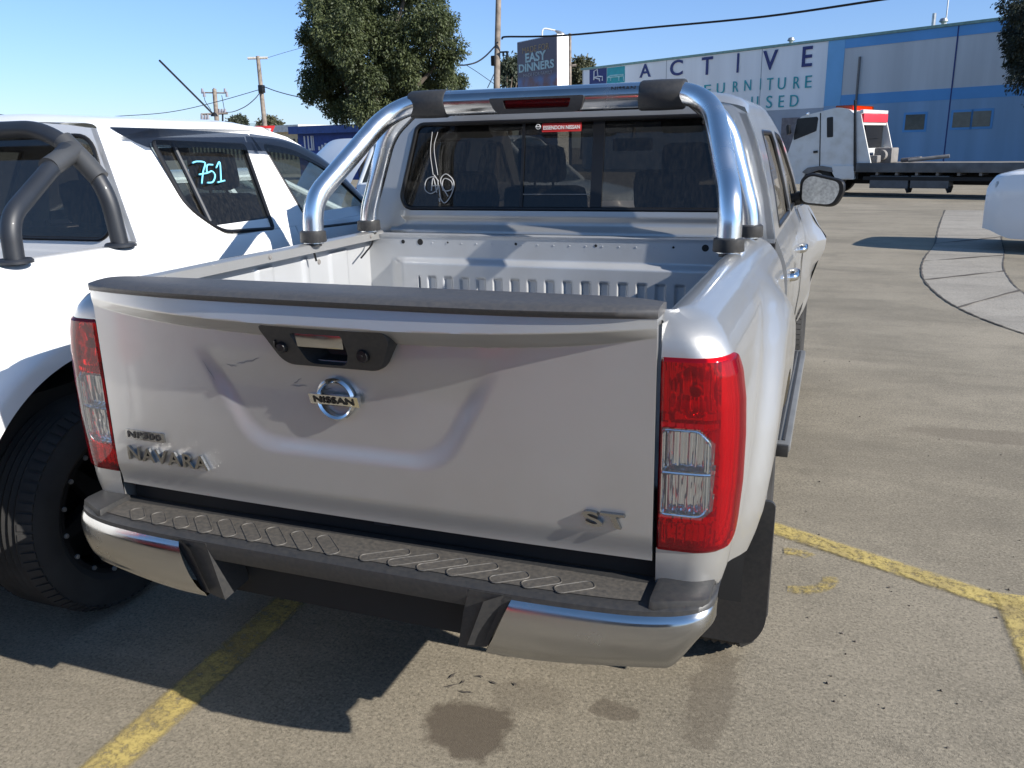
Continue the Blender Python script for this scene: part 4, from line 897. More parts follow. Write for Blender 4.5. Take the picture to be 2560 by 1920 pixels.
# lower cab side, doors and front guard
ARW, ACW = .555, (.475, .41)
for sx in (1, -1):
    f = lambda y, z, d=0: (OX+sx*(lerp_tab(DSW, z)-d-.10*(1-ss(0, .26, y-.935))*ss(1.0, 1.25, z)), y, z)
    for nm, y0, y1 in (('rear_door', 1.02, 1.835), ('front_door', 1.842, 2.80)):
        rows = []
        for y in np.linspace(y0, y1, 24):
            lo = .45+(.42*ss(1.45, 1.02, y) if nm == 'rear_door' else 0)
            # the shut line leans with the body
            rows.append([f(y+.32*max(0, z-1.0)*(0 if nm == 'x' else 0), z) for z in np.linspace(lo, 1.25, 30)]+[(lambda q: (q[0]-sx*(.010+.444*e), q[1], q[2]+e))(f(y, 1.25)) for e in (.004, .05)])
        rows = [[(p[0]-sx*.03, p[1], p[2]) for p in rows[0]]]+rows+[[(p[0]-sx*.03, p[1], p[2]) for p in rows[-1]]]
        mb = MB(); mb.grid(rows, flip=(sx > 0)); d_ = mb.build(nm, M['white'], U, angle=45)
        hy_ = y0+.13; mb = MB(); mb.tube([f(hy_-.02, 1.08, .0), f(hy_, 1.085, -.03), f(hy_+.12, 1.085, -.03), f(hy_+.14, 1.08, 0)], .014, 10); mb.build('door_handle', M['white'], d_)
    rows = []
    for y in np.linspace(2.81, 4.2, 30):
        d_ = abs(y-3.42); zb_ = .41+math.sqrt(max(.5**2-d_*d_, 0)) if d_ < .5 else .5
        rows.append([(OX+sx*(lerp_tab(DSW, z)-.2*ss(3.7, 4.3, y)+.03*ss(.7, .55, math.hypot(y-3.42, z-.41))), y, z) for z in np.linspace(zb_, 1.19, 20)])
    mb = MB(); mb.grid(rows, flip=(sx > 0)); mb.build('front_guard', M['white'], U)
    # tub side with the flared arch
    rows = []
    TW = [(.5, .885), (.62, .92), (.8, .935), (.95, .94), (1.05, .935), (1.15, .915), (1.2, .898), (1.235, .880), (1.255, .862), (1.268, .84)]
    for y in np.linspace(-.72, 1.015, 110):
        d_ = abs(y-ACW[0]); zb_ = max(.56, ACW[1]+math.sqrt(max(ARW**2-d_*d_, 0))) if d_ < ARW else .56
        r_ = []
        for t in np.linspace(0, 1, 44):
            z = zb_+(1.268-zb_)*t; x = lerp_tab(TW, z); q = math.hypot(y-ACW[0], z-ACW[1]); x += .055*ss(.70, .60, q)
            x -= .004*math.exp(-((z-1.222)/.004)**2)*ss(.93, .90, y)
            x -= .18*ss(-.45, -.80, y)
            r_.append((OX+sx*x, y, z))
        x_ = r_[-1][0]-OX; r_ = [(r_[0][0]-sx*.05, r_[0][1], r_[0][2]+.01)]+r_+[(OX+x_-sx*.012, y, 1.272), (OX+x_-sx*.075, y, 1.270), (OX+x_-sx*.078, y, 1.225)]
        rows.append(r_)
    mb = MB(); mb.grid(rows, flip=(sx > 0)); mb.build('tub_side', M['white'], U, angle=45)
    mb = MB(); mb.grid([[(OX+sx*xx, ACW[0]+(ARW+.04)*math.cos(a), ACW[1]+(ARW+.04)*math.sin(a)) for xx in (.62, .93)] for a in np.linspace(0, math.pi, 24)]); mb.grid([[(OX+sx*.62, ACW[0]+q*math.cos(a), ACW[1]+q*math.sin(a)) for q in (.1, ARW+.04)] for a in np.linspace(0, math.pi, 24)]); mb.build('wheel_liner', M['dark'], U)
    wheel((OX+sx*.845, ACW[0], .392), .392, .29, sx, U, 'black'); wheel((OX+sx*.80, 3.42, .392), .392, .27, sx, U, 'black')
    mirror(U, OX+sx*1.03, 2.36, 1.25, sx, M['white'])
    mb = MB(); mb.box((-.06, 0, -.15), (.06, .06, .15), .02, fn=lambda v: (OX+sx*.79+v.x, -.74+v.y, 1.0+v.z)); mb.build('tail_lamp', M['lens_red'], U)
mb = MB(); mb.box((OX-.62, -.5, .42), (OX+.62, 3.9, .56)); mb.box((OX-.80, -.70, .62), (OX+.80, .98, .82)); mb.tube([(OX-.75, ACW[0], .40), (OX+.75, ACW[0], .40)], .06, 14); mb.box((OX-.85, .98, .44), (OX+.85, 2.75, .55)); mb.build('chassis', M['dark'], U)
mb = MB(); mb.box((OX-.80, -.74, .60), (OX+.80, -.68, 1.26), .02); mb.build('tailgate', M['white'], U); mb = MB(); mb.box((OX-.82, .965, .80), (OX+.82, .99, 1.25), .01); mb.build('headboard', M['white'], U)
mb = MB(); mb.box((OX-.82, -.86, .46), (OX+.82, -.76, .62), .03); mb.build('bumper', M['black'], U)
rows = []
for y in np.linspace(2.78, 4.25, 16): rows.append([(OX+x, y, 1.16-.10*((y-2.78)/1.4)**1.6-.06*(abs(x)/.82)**3-.3*ss(4.0, 4.3, y)) for x in np.linspace(-.80, .80, 24)])
mb = MB(); mb.grid(rows, flip=True); mb.build('bonnet', M['white'], U)
mb = MB(); mb.box((OX-.78, 4.0, .48), (OX+.78, 4.32, .9), .07); mb.build('front_bumper', M['white'], U)
mb = MB(); mb.tube([(OX+.50, 1.80, 1.77), (OX+.50, 1.48, 1.99)], .0045, 6); mb.lathe([(0, .02), (.012, .012), (.018, 0)], (OX+.50, 1.80, 1.765), 'z', 12); mb.build('aerial', M['rim_black'], U)
# black sports bar with cast clamps
bp_ = lambda u, v, y: tuple(hit(u, v, (0, y, 0), np.array([0, 1., 0])))
mb = MB(); T1 = bp_(118, 318, .72); F1 = (OX+.845, .40, 1.272); F2 = (OX+.83, .86, 1.272)
xr = .50
hp = bend_path([(OX-.83, .79, 1.265), (OX-.815, .775, 1.50), (OX-.62, .75, 1.695), (OX+.62, .75, 1.695), (OX+.815, .775, 1.50), (OX+.83, .79, 1.265)], [.14, .22, .22, .14], 12)
mb.tube(hp, .031, 24); ub = mb.build('sports_bar', M['satin'], U, angle=60)
for sx in (1, -1):
    mb = MB(); mb.tube(bend_path([(OX+sx*.85, .326, 1.265), (OX+sx*.85, .33, 1.41), (OX+sx*.715, .72, 1.618)], [.22], 12), .031, 24); mb.build('sports_bar_leg', M['satin'], ub, angle=60)
    mb = MB(); a_ = np.array((OX+sx*.60, .72, 1.655)); mb.tube([(OX+sx*.665, .755, 1.655), (OX+sx*.705, .760, 1.612), (OX+sx*.75, .766, 1.566), (OX+sx*.795, .772, 1.515)], [.036, .037, .037, .036], 20); mb.tube([(OX+sx*.712, .75, 1.615), (OX+sx*.752, .60, 1.56)], [.037, .036], 20)
    mb.build('bar_clamp', M['greytrim'] if False else simple('clamp_grey', (.045, .047, .05), .5), ub, angle=50)
    for (x, y) in ((.85, .326), (.83, .79)):
        mb = MB(); mb.lathe([(.0, .014), (.050, .014), (.056, .008), (.056, 0)], (OX+sx*x, y, 1.270), 'z', 24); mb.build('foot_plate', M['satin'], ub, fix=True)

# ------------------------------------------------------------------ a sedan / wagon body used for the other cars
def car(name, loc, rz, mat, label, L=4.6, W=1.78, Ht=1.46, wagon=False, group=None, bonnet_open=False, cat='car', nose=None, axle=.85, sill=None):
    r = thing(name, loc, label, cat, group, rz); k = L/4.6; h = W/2
    zs_b = [(0, .50), (.15, .62), (.8, .80), (1.25, .86), (2.8, .90), (3.8, .93), (4.45, .92), (4.6, .70)]
    if wagon: zs_b = [(0, .62), (.12, .84), (.8, .98), (1.3, 1.04), (2.8, 1.06), (3.8, 1.06), (4.45, 1.04), (4.6, .8)]
    if nose: zs_b = nose
    def hwid(x): return h*(1-.16*ss(.75, 0, x)-.13*ss(3.9, 4.6, x)-.10*ss(.2, 0, x))
    rows = []; wc = (axle, 3.65); wr = .37 if wagon else .33
    for x in np.concatenate([[0], np.linspace(.02, .45, 8), np.linspace(.47, 4.1, 66), np.linspace(4.15, 4.58, 8), [4.6]]):
        zt = lerp_tab(zs_b, x); w_ = hwid(x); zb = .24+.12*ss(.4, 0, x)+.1*ss(4.2, 4.6, x)+(sill if sill is not None else .1 if wagon else 0); row = []
        d_ = min(abs(x-c) for c in wc); za = max(zb, wr+math.sqrt(max((wr+.05)**2-d_*d_, 0))) if d_ < wr+.05 else zb
        for t in np.linspace(0, 1, 12):
            z = za+(zt-za)*t; bul = 1-.05*(1-min(1, (z-zb)/.25))-.05*ss(.7, 1.0, t)**2; row.append((x*k, w_*bul, z))
        row += [(x*k, w_*.90, zt+.025), (x*k, w_*.6, zt+.045), (x*k, w_*.25, zt+.05)]
        rows.append(row+[(p[0], -p[1], p[2]) for p in row[::-1]])
    sk = None
    mb = MB(); mb.grid(rows, skip=(lambda i, j: bonnet_open and .18 < rows[i][0][0]/k < 1.2 and 12 <= j <= 16) if bonnet_open else None); mb.add(rows[0], [tuple(range(len(rows[0])))]); mb.add(rows[-1], [tuple(range(len(rows[0])))[::-1]])
    b = mb.build('body', mat, r, local=True, angle=40, fix=True)
    x0, x1, x2, x3 = (1.05, 1.95, 3.35, 4.15) if not wagon else (1.15, 1.85, 4.2, 4.5)
    zl = lambda x: lerp_tab(zs_b, x)+.02
    base = [(x0, h*.80), (x1, h*.90), (x2, h*.90), (x3, h*.78)]; top = [(x1, h*.66), (x1, h*.70), (x2, h*.70), (x2, h*.62)]
    mb = MB(); rr = []
    for x, sc in ((x1-.06, .95), (x1+.05, 1), ((x1+x2)/2, 1), (x2-.05, 1), (x2+.05, .94)):
        zz = Ht-.05*(1-sc)*10*.6-(.0 if sc == 1 else .02); rr.append([(x*k, h*.72*sc*y, zz-.10*abs(y)**6-.025*y*y) for y in np.linspace(-1, 1, 15)])
    mb.grid(rr, flip=True); mb.build('roof', mat, r, local=True)
    for s in (1, -1):
        mb = MB(); side = [(x0*k, s*h*.80, zl(x0)), (x1*k, s*h*.68, Ht-.10), (x2*k, s*h*.68, Ht-.10), (x3*k, s*h*.78, zl(x3))]; mb.add(side, [(0, 1, 2, 3)]); wdw = mb.build('window', M['glass_mid'], r, local=True, smooth=False)
        mb = MB(); 
        for a, c in (((x0*k, s*h*.80, zl(x0)), (x1*k, s*h*.69, Ht-.10)), ((x3*k, s*h*.78, zl(x3)), (x2*k, s*h*.69, Ht-.10)), (((x0+1.25)*k, s*h*.86, zl(2.5)), ((x1+.62)*k, s*h*.70, Ht-.08)), (((x0+2.15)*k, s*h*.86, zl(3)), ((x1+1.25)*k, s*h*.70, Ht-.08)), ((x1*k, s*h*.69, Ht-.09), (x2*k, s*h*.69, Ht-.09))): mb.tube([a, c], .035, 8)
        mb.build('pillar', mat, r, local=True)
        for c in wc:
            wo = None; mb = MB(); mb.lathe([(wr*.6, .085), (wr*.85, .1), (wr, .07), (wr, -.07), (wr*.85, -.1), (wr*.6, -.08)], (c*k, s*(h-.12), wr), 'y', 40, s); wo = mb.build('wheel', M['rubber'], r, local=True)
            mb = MB(); mb.lathe([(0, .05), (.06, .06), (wr*.5, .04), (wr*.6, .08), (wr*.62, .0)], (c*k, s*(h-.12), wr), 'y', 30, s); mb.build('rim', M['steel'], wo, local=True)
        for xx in (2.0, 2.95): 
            mb = MB(); mb.box((xx*k+.35, s*h*.97-.02, zl(xx)-.14), (xx*k+.52, s*h*.97+.02, zl(xx)-.10), .01); mb.build('door_handle', M['rim_black'], r, local=True)
        mb = MB(); mb.box((.10, s*h*.62-.18, zl(.3)-.24), (.30, s*h*.62+.14, zl(.3)-.10), .05); mb.build('headlight', M['lens_clear'], r, local=True)
        mb = MB(); mb.box((4.42*k, s*h*.66-.12, zl(4.4)-.22), (4.58*k, s*h*.66+.10, zl(4.4)-.06), .04); mb.build('tail_lamp', M['lens_red'], r, local=True)
    for nm, a, c, ys in (('windscreen', (x0, zl(x0)), (x1, Ht-.06), (h*.8, h*.68)), ('rear_window', (x3, zl(x3)), (x2, Ht-.06), (h*.78, h*.66))):
        mb = MB(); mb.grid([[(a[0]*k-(.10 if nm == 'windscreen' else -.08)*(1-y*y), y*ys[0], a[1]) for y in np.linspace(-1, 1, 11)], [(c[0]*k-(.06 if nm == 'windscreen' else -.05)*(1-y*y), y*ys[1], c[1]) for y in np.linspace(-1, 1, 11)]]); mb.build(nm, M['glass_mid'], r, local=True)
    mb = MB(); mb.box((.03, -h*.55, .42), (.12, h*.55, .56), .03); mb.build('grille', M['rim_black'], r, local=True)
    mb = MB(); mb.box((x0+.2, -h*.75, .35), (x3-.1, h*.75, zl(2.5)-.05)); mb.build('interior', M['seat'], r, local=True)
    if bonnet_open:
        mb = MB(); ang = R(52); rows = []
        for t in np.linspace(0, 1, 14):
            d = 1.02*t; px = 1.2-d*math.cos(ang); pz = zl(1.2)+.03+d*math.sin(ang); rows.append([((px+.05*math.sin(3.1*t))*k, w_*hwid(.6)*.80*(1-.12*ss(.7, 1, t)), pz+.05*math.sin(2.6*t)-.05*abs(w_)**4) for w_ in np.linspace(-1, 1, 17)])
        mb.grid(rows); mb.build('bonnet', mat, r, local=True)
        mb = MB(); mb.box((.25, -h*.7, .5), (1.15, h*.7, .72)); mb.build('engine', M['dark'], r, local=True)
    return r

# ------------------------------------------------------------------ cars round the yard
car('parked_car', (3.25, 13.0, 0), R(-15), M['white'], 'white car at the right edge of the yard with its front corner in shade', L=4.7, W=1.82, Ht=1.62, wagon=True, axle=1.25, sill=-.05,
    nose=[(0, .86), (.05, 1.0), (.3, 1.07), (1.3, 1.12), (2.8, 1.12), (3.8, 1.12), (4.45, 1.08), (4.6, .8)])
car('parked_car', (-1.7, 11.2, 0), R(176), M['white_in_shade'], 'pale four wheel drive wagon parked behind the white ute, seen between the sports bar tubes', L=4.7, W=1.80, Ht=1.76, wagon=True)
BQ = at(705, 320, 10.5); car('parked_car', (BQ[0]+.45, BQ[1]+.78, 0), R(240), M['white'], 'white car with its bonnet raised beyond the white ute', L=4.5, W=1.76, Ht=1.42, bonnet_open=True)
car('parked_car', (-5.3, -3.55, 0), R(0), M['red'], 'red sedan parked behind the camera, mirrored in the silver tailgate', L=4.6, W=1.78, Ht=1.45)

# ------------------------------------------------------------------ tilt tray tow truck
TY = 25.85; KA = R(21); KG = np.array([-.40, TY, 0.]); KN = np.array([math.sin(KA), math.cos(KA), 0]); KE = np.array([math.cos(KA), -math.sin(KA), 0])
K = thing('tow_truck', (-.40, TY, 0), 'white tilt tray tow truck with orange light bar, parked before the blue warehouse', 'tow truck')
tk = lambda u, v: (lambda q: (KG[0]+(q-KG).dot(KE), q[2]))(hit(u, v, KG, KN))     # along the truck, up
def kp(pts, name, mat, y0, y1, parent=K, holes=(), r=.03, **kw):
    mb = MB(); mb.plate(rpoly([tk(*p) for p in pts], r, 3), [rpoly([tk(*p) for p in h], .03, 3) for h in holes], lambda x, z, d: (x, TY+y0-d, z), t=(y1-y0)); return mb.build(name, mat, parent, angle=30, fix=True, **kw)
WDT = 2.15
winA = [(1722, 256), (1765, 252), (1767, 256), (1763, 283), (1714, 303), (1714, 294)]
cabp = [(1700, 395), (1698, 340), (1712, 300), (1720, 262), (1731, 251), (1808, 232), (1833, 236), (1845, 248), (1845, 388), (1805, 388), (1800, 372), (1772, 366), (1740, 372), (1728, 398)]
cab_k = kp(cabp, 'cab', M['white_dirty'], .02, WDT, r=.06)
kp(winA, 'side_window', M['rim_black'], .008, .03, cab_k); kp([(1786, 254), (1799, 252), (1799, 296), (1786, 297)], 'side_window', M['rim_black'], .008, .03, cab_k)
kp([(1771, 244), (1773, 244), (1771, 362), (1769, 362)], 'door_seam', M['dark'], .012, .03, cab_k, r=.001); kp([(1757, 326), (1766, 325), (1766, 330), (1757, 331)], 'door_handle', M['rim_black'], -.01, .03, cab_k, r=.005)
kp([(1798, 358), (1845, 358), (1845, 386), (1805, 386), (1798, 372)], 'mudguard', M['white_dirty'], -.02, .25, cab_k); kp([(1733, 372), (1745, 362), (1775, 358), (1797, 362), (1800, 372), (1770, 367), (1742, 376)], 'wheel_arch', M['greytrim'], -.03, .3, cab_k)
kp([(1852, 262), (1856, 262), (1856, 300), (1852, 300)], 'rear_window', M['rim_black'], .5, 1.6, cab_k)
kp([(1843, 270), (1850, 270), (1850, 388), (1843, 388)], 'exhaust_shield', M['dark'], .1, 2.0, K)
lb = kp([(1798, 228), (1836, 226), (1836, 238), (1798, 240)], 'light_bar', M['lens_amber'], .25, 1.9, K, r=.03); kp([(1800, 230), (1834, 228), (1834, 243), (1800, 243)], 'light_bar_base', simple('orange_plastic', (.75, .16, .02), .5), .3, 1.85, lb)
kp([(1706, 272), (1711, 268), (1713, 288), (1707, 292)], 'door_mirror', M['rim_black'], -.25, -.1, cab_k); mb = MB(); mb.lathe([(0, .04), (.05, .03), (.06, -.02)], (*[tk(1733, 250)[0]], TY+.4, tk(1733, 246)[1]), 'x', 14, -1); mb.build('roof_lamp', M['chrome'], cab_k)
# headboard of the tray: two raked cheeks, a red panel between them, winch below
for y0 in (.05, WDT-.10):
    sh = 0 if y0 < 1 else 0
    kp([(1838, 372), (1843, 242), (1857, 239), (1861, 262), (1880, 356), (1880, 372)], 'headboard_cheek', M['white_dirty'], y0, y0+.06, K, r=.01)
kp([(1845, 216), (1848, 216), (1849, 370), (1844, 370)], 'exhaust_stack', M['rim_black'], -.02, .10, K)
kx0, kz1 = tk(1856, 243); kx1, kz0 = tk(1880, 352)
mb = MB(); yA, yB = TY+.06, TY+WDT-.06; zt = kz1+.08
mb.box((kx0, yA, zt-.10), (kx0+.10, yB, zt), .02); mb.box((kx0, yA, zt-.42), (kx0+.08, yB, zt-.34), .01); mb.box((kx0, yA, zt-1.12), (kx0+.06, yB, zt-1.06), .01); mb.box((kx0, yA, zt-1.62), (kx0+.05, yB, zt-1.10), .01)
hb_ = mb.build('headboard', M['white_dirty'], K)
mb = MB(); mb.box((kx0+.02, yA+.04, zt-.34), (kx0+.115, yB-.04, zt-.11), .01); mb.build('red_panel', flat('red_panel', (.6, .03, .05), .5), hb_)
mb = MB(); mb.box((kx0-.02, yA+.1, zt-1.06), (kx0+.02, yB-.1, zt-.42)); mb.build('mesh_window', M['rim_black'], hb_)
mb = MB(); text_fit(mb, 'TOWING', (.15, zt-1.42, WDT-.5, zt-1.22), lambda a, b, d: (kx0+.055+d, TY+a, b), .004, bold=-.01); mb.build('lettering', M['navy'], hb_, smooth=False)
mb = MB(); mb.box((kx0+.25, TY+.75, kz0-.02), (kx0+.75, TY+1.35, kz0+.40), .04); mb.tube([(kx0+.5, TY+.55, kz0+.2), (kx0+.5, TY+1.55, kz0+.2)], .15, 16); mb.build('winch', M['greytrim'], K)
mb = MB(); mb.box((kx0+.3, TY+.2, kz0), (kx0+.55, TY+.5, kz0+.2), .03); mb.tube([(kx0+1.3, TY+.5, kz0+.05), (kx0+2.3, TY+.7, kz0+.16)], .05, 8); mb.tube([(kx0+1.0, TY+.9, kz0+.05), (kx0+1.6, TY+.6, kz0+.10)], .06, 8); mb.build('loose_gear', M['greytrim'], K, smooth=False)
bx0, bz1 = tk(1850, 352); _, bz0 = tk(1850, 372); BX1 = bx0+6.6
mb = MB(); mb.box((bx0, TY, bz0+.10), (BX1, TY+WDT, bz1-.02), .015); tray = mb.build('tray', simple('worn_tray_steel', (.20, .18, .155), .7, .1, .3, 3), K)
mb = MB(); mb.box((bx0, TY-.02, bz0), (BX1, TY+.06, bz1), .01); mb.build('tray_rail', simple('grey_rail', (.10, .105, .11), .6, .2, .3, 3), tray)
for k in range(12): 
    mb = MB(); mb.box((bx0+.55+k*.53, TY+.03, bz0-.08), (bx0+.62+k*.53, TY+WDT-.03, bz0+.02)); mb.build('cross_bearer', M['greytrim'], tray)
mb = MB(); mb.box((bx0-.3, TY+.7, bz0-.35), (BX1-.2, TY+1.5, bz0-.05)); mb.box((bx0-1.5, TY+.75, .55), (bx0+.2, TY+1.45, .8)); mb.build('chassis', M['dark'], K)
sb_ = simple('tool_box_grey', (.10, .105, .11), .6)
for a, c in ((1938, 2018), (2026, 2106)):
    x0_, z1_ = tk(a-60, 378); x1_, z0_ = tk(c-60, 408); mb = MB(); mb.box((x0_, TY+.06, z0_), (x1_, TY+.55, z1_-.02), .02); mb.build('tool_box', sb_, K)
    mb = MB(); mb.plate([(x1_-.02, z0_-.12), (x1_+.02, z0_+.05), (x1_-.1, z0_+.05)], (), lambda x, z, d: (x, TY+.1-d, z), t=.4); mb.build('mudflap', M['dark'], K)
mb = MB(); mb.box((bx0+.2, TY+.05, .46), (BX1-1.4, TY+.10, .56)); mb.build('side_guard', M['dark'], K)
for x in (tk(1762, 390)[0], BX1-2.0):
    for yy, s in ((TY+.18, -1), (TY+WDT-.18, 1)):
        mb = MB(); mb.lathe([(.22, .10), (.36, .13), (.44, .10), (.44, -.10), (.36, -.13), (.22, -.1)], (x, yy, .44), 'y', 40, s); wk = mb.build('wheel', M['rubber'], K); mb = MB(); mb.lathe([(0, .03), (.10, .06), (.20, .02), (.23, .10)], (x, yy, .44), 'y', 24, s); mb.build('rim', M['white_dirty'], wk)
mb = MB(); mb.box((tk(1698, 380)[0]-.06, TY+.05, .40), (tk(1698, 380)[0]+.25, TY+WDT-.05, .72), .05); mb.build('front_bumper', M['white_dirty'], K)

K.rotation_euler = (0, 0, -KA)
# ------------------------------------------------------------------ blue and white warehouse
FL = at(1258, 300, 57.)[:2]; FR = at(2212, 290, 36.)[:2]
fd = (FR-FL)/np.linalg.norm(FR-FL); fn = np.array([fd[1], -fd[0]]); FR2 = FL+fd*62
if fn.dot(CAM[:2]-FL) < 0: fn = -fn
FN3 = np.array([fn[0], fn[1], 0.])
fz = lambda u, v: (lambda q: ((q[:2]-FL).dot(fd), q[2]))(hit(u, v, (FL[0], FL[1], 0), FN3))
fp = lambda a, z, d: (FL[0]+fd[0]*a+fn[0]*d, FL[1]+fd[1]*a+fn[1]*d, z)
HF = fz(1700, 99)[1]
Bd = thing('warehouse', (*(FL+fd*20), 0), 'blue and white furniture warehouse with big lettering along its long wall', 'building')
wallm = simple('painted_tilt_slab', (.56, .57, .57), .8, 0, .13, .5, stretch=(1.5, 1.5, .12))
mb = MB(); L_ = 62.; mb.box((0, 0, 0), (L_, 1, HF), fn=lambda v: fp(v.x, v.z, -25*(1-v.y))); wall = mb.build('wall', wallm, Bd, smooth=False)
mb = MB(); mb.box((-.1, 0, HF), (L_, 1, HF+.12), fn=lambda v: fp(v.x, v.z, -25.1*(1-v.y)+.08)); mb.build('roof', simple('green_flashing', (.20, .34, .30), .6), Bd, smooth=False)
def face(name, a0, a1, z0, z1, mat, d=.02, parent=Bd, t=.02):
    mb = MB(); mb.box((a0, 0, z0), (a1, 1, z1), fn=lambda v: fp(v.x, v.z, d-t*(1-v.y))); return mb.build(name, mat, parent, smooth=False)
blue = simple('blue_wall_paint', (.13, .36, .68), .8, 0, .08, .5); blue2 = simple('pale_blue_wall_paint', (.25, .39, .55), .8, 0, .14, .5, stretch=(1.5, 1.5, .12))
a18, a20 = fz(1786, 150)[0], fz(1822, 150)[0]
z_t = fz(2061, 79)[1]; z_m1 = fz(2061, 190)[1]; z_m0 = fz(2061, 215)[1]; z_s = fz(1600, 232)[1]
face('sign_panel', .12, a18-.012, fz(1700, 237)[1]+.01, HF-.015, simple('white_sign_paint', (.86, .87, .87), .8, 0, .07, .6, stretch=(1.5, 1.5, .12)), .016)
face('parapet_band', a20, L_, z_t, HF-.01, blue); face('blue_band', a20, L_, z_m0, z_m1, blue); face('lower_wall', a18, L_, .02, z_m0-.005, blue2, .018)
face('corner_stripe', a18, a20-.01, z_m0+.005, HF-.012, simple('mid_blue_paint', (.20, .46, .74), .8, 0, .08, .5), .022); face('lower_wall', .1, a18-.01, .02, fz(1700, 237)[1], simple('grey_lower_wall', (.42, .45, .50), .8, 0, .1, .5), .018)
for u in (2061, 1645, 1440): 
    a = fz(u, 150)[0]; face('panel_joint', a-.03 if u > 2000 else a-.012, a+.03 if u > 2000 else a+.012, .03, HF-.02, M['navy'] if u > 2000 else simple('joint_grey', (.25, .27, .3), .8), .026)
a = fz(1825, 180)[0]; face('downpipe', fz(2114-4, 150)[0] if False else fz(1854, 180)[0]-.04, fz(1854, 180)[0]+.04, 2.2, fz(1854, 123)[1], M['greytrim'], .10, Bd, .08)
for (u0, u1, v0, v1) in ((2268-4, 2312, 285, 326), (2383, 2427, 279, 320), (2433, 2477, 276, 318)):
    u0, u1, v0, v1 = [q/S_ for q in (u0, u1, v0, v1)]; A0, zt_ = fz(u0, v0); A1, zb_ = fz(u1, v1)
    wf = face('window', A0-.06, A1+.06, zb_-.06, zt_+.06, blue, .035); face('pane', A0+.04, A1-.04, zb_+.04, zt_-.04, simple('dim_glass', (.10, .11, .10), .15), .045, wf)
A0, zt_ = fz(1690, 255); A1, zb_ = fz(1722, 380); face('roller_door', A0, A1, .03, zt_, simple('brown_door', (.22, .19, .19), .8), .04)
zz = lambda x, y: ((1400+x*.31646)/S_, (80+y*.31646)/S_)
letter = M['navy']
def sign(body, px, mat, name, bold=.0):
    for ch, x0, x1, y0, y1 in px:
        mb = MB(); A = fz(*zz(x0, y1)); B_ = fz(*zz(x1, y0)); text_fit(mb, ch, (A[0], A[1], B_[0], B_[1]), lambda a, b, d: fp(a, b, .03+d), .03, bold=bold); mb.build(name, mat, Bd, smooth=False)
sign('', [('A', 632, 722, 247, 362), ('C', 872, 975, 215, 350), ('T', 1120, 1212, 192, 342), ('I', 1398, 1420, 168, 322), ('V', 1602, 1728, 138, 305), ('E', 1912, 2003, 108, 278)], letter, 'wall_letter', .012)
sign('', [('F', 1140, 1195, 415, 505), ('U', 1240, 1305, 400, 490), ('R', 1368, 1415, 388, 475), ('N', 1458, 1515, 376, 465), ('I', 1582, 1592, 366, 456), ('T', 1635, 1690, 362, 462), ('U', 1722, 1788, 358, 456), ('R', 1845, 1902, 350, 448), ('E', 1938, 1995, 342, 442)], M['teal'], 'wall_letter', -.004)
sign('', [('U', 1512, 1570, 508, 610), ('S', 1630, 1682, 502, 602), ('E', 1728, 1776, 500, 596), ('D', 1818, 1890, 494, 590)], M['teal'], 'wall_letter', -.004)
def sq(x0, x1, y0, y1, mat, name): A = fz(*zz(x0, y1)); B_ = fz(*zz(x1, y0)); return face(name, A[0], B_[0], A[1], B_[1], mat, .03), A, B_
e1, A, B_ = sq(235, 371, 282, 420, M['navy'], 'logo_square'); e2, A2, B2 = sq(373, 515, 268, 410, M['teal'], 'logo_square')
mb = MB()
def ln(P, w_=.045):
    Q = [fz(*zz(*p)) for p in P]; mb.tube([fp(a, z, .05) for a, z in Q], w_, 6)
ln([(272, 380), (274, 310), (300, 295), (304, 350), (276, 358)]); ln([(304, 350), (340, 352), (340, 385)]); ln([(276, 362), (318, 372), (318, 390)]); mb.build('logo_chair', M['ink_white'], e1)
mb = MB(); ln([(378, 385), (378, 360), (400, 345), (505, 335), (508, 385)], .04); ln([(378, 360), (470, 352), (508, 345)], .04); ln([(405, 385), (405, 362)], .04); ln([(470, 385), (470, 352)], .04); mb.build('logo_desk', simple('pale_teal_line', (.4, .68, .68), .7), e2)
for u, v in ((1701, 96), (2030, 57)):
    a, z = fz(u, v); mb = MB(); mb.lathe([(.0, .22), (.14, .18), (.2, .05), (.1, 0), (.08, -.15)], fp(a, HF+.22, -.3), 'z', 16); mb.build('roof_vent', M['steel'], Bd)
q = fp(fz(1995, 62)[0], HF, -2); mb = MB(); mb.tube([(q[0], q[1], HF), (q[0], q[1], HF+4)], .035, 6); mb.tube([(q[0]-.5, q[1]+.3, HF), (q[0]-.5, q[1]+.3, HF+.9)], .09, 8); mb.build('roof_mast', M['steel'], Bd)

# ------------------------------------------------------------------ advertising tower
SL = at(1117, 90, 48.5); SR = at(1203.5, 73, 45.2); sd = (SR-SL)[:2]; sw = np.linalg.norm(sd); sd = sd/sw; sn = np.array([sd[1], -sd[0]])
if sn.dot(CAM[:2]-SL[:2]) < 0: sn = -sn
A = thing('advertising_sign', (*(SL[:2]+sd*sw/2), 0), 'tall dark advertising sign reading EASY DINNERS with a white edge, beyond the sports bar', 'sign')
sp_ = lambda a, z, d: (SL[0]+sd[0]*a+sn[0]*d, SL[1]+sd[1]*a+sn[1]*d, z); ZT = float(SR[2])
mb = MB(); mb.box((0, 0, .0), (sw, 1, ZT), fn=lambda v: sp_(v.x, v.z, -.75*(1-v.y))); mb.build('case', M['white'], A, smooth=False)
def spz(u, v): q = hit(u, v, SL, np.array([sn[0], sn[1], 0])); return (q[:2]-SL[:2]).dot(sd), q[2]
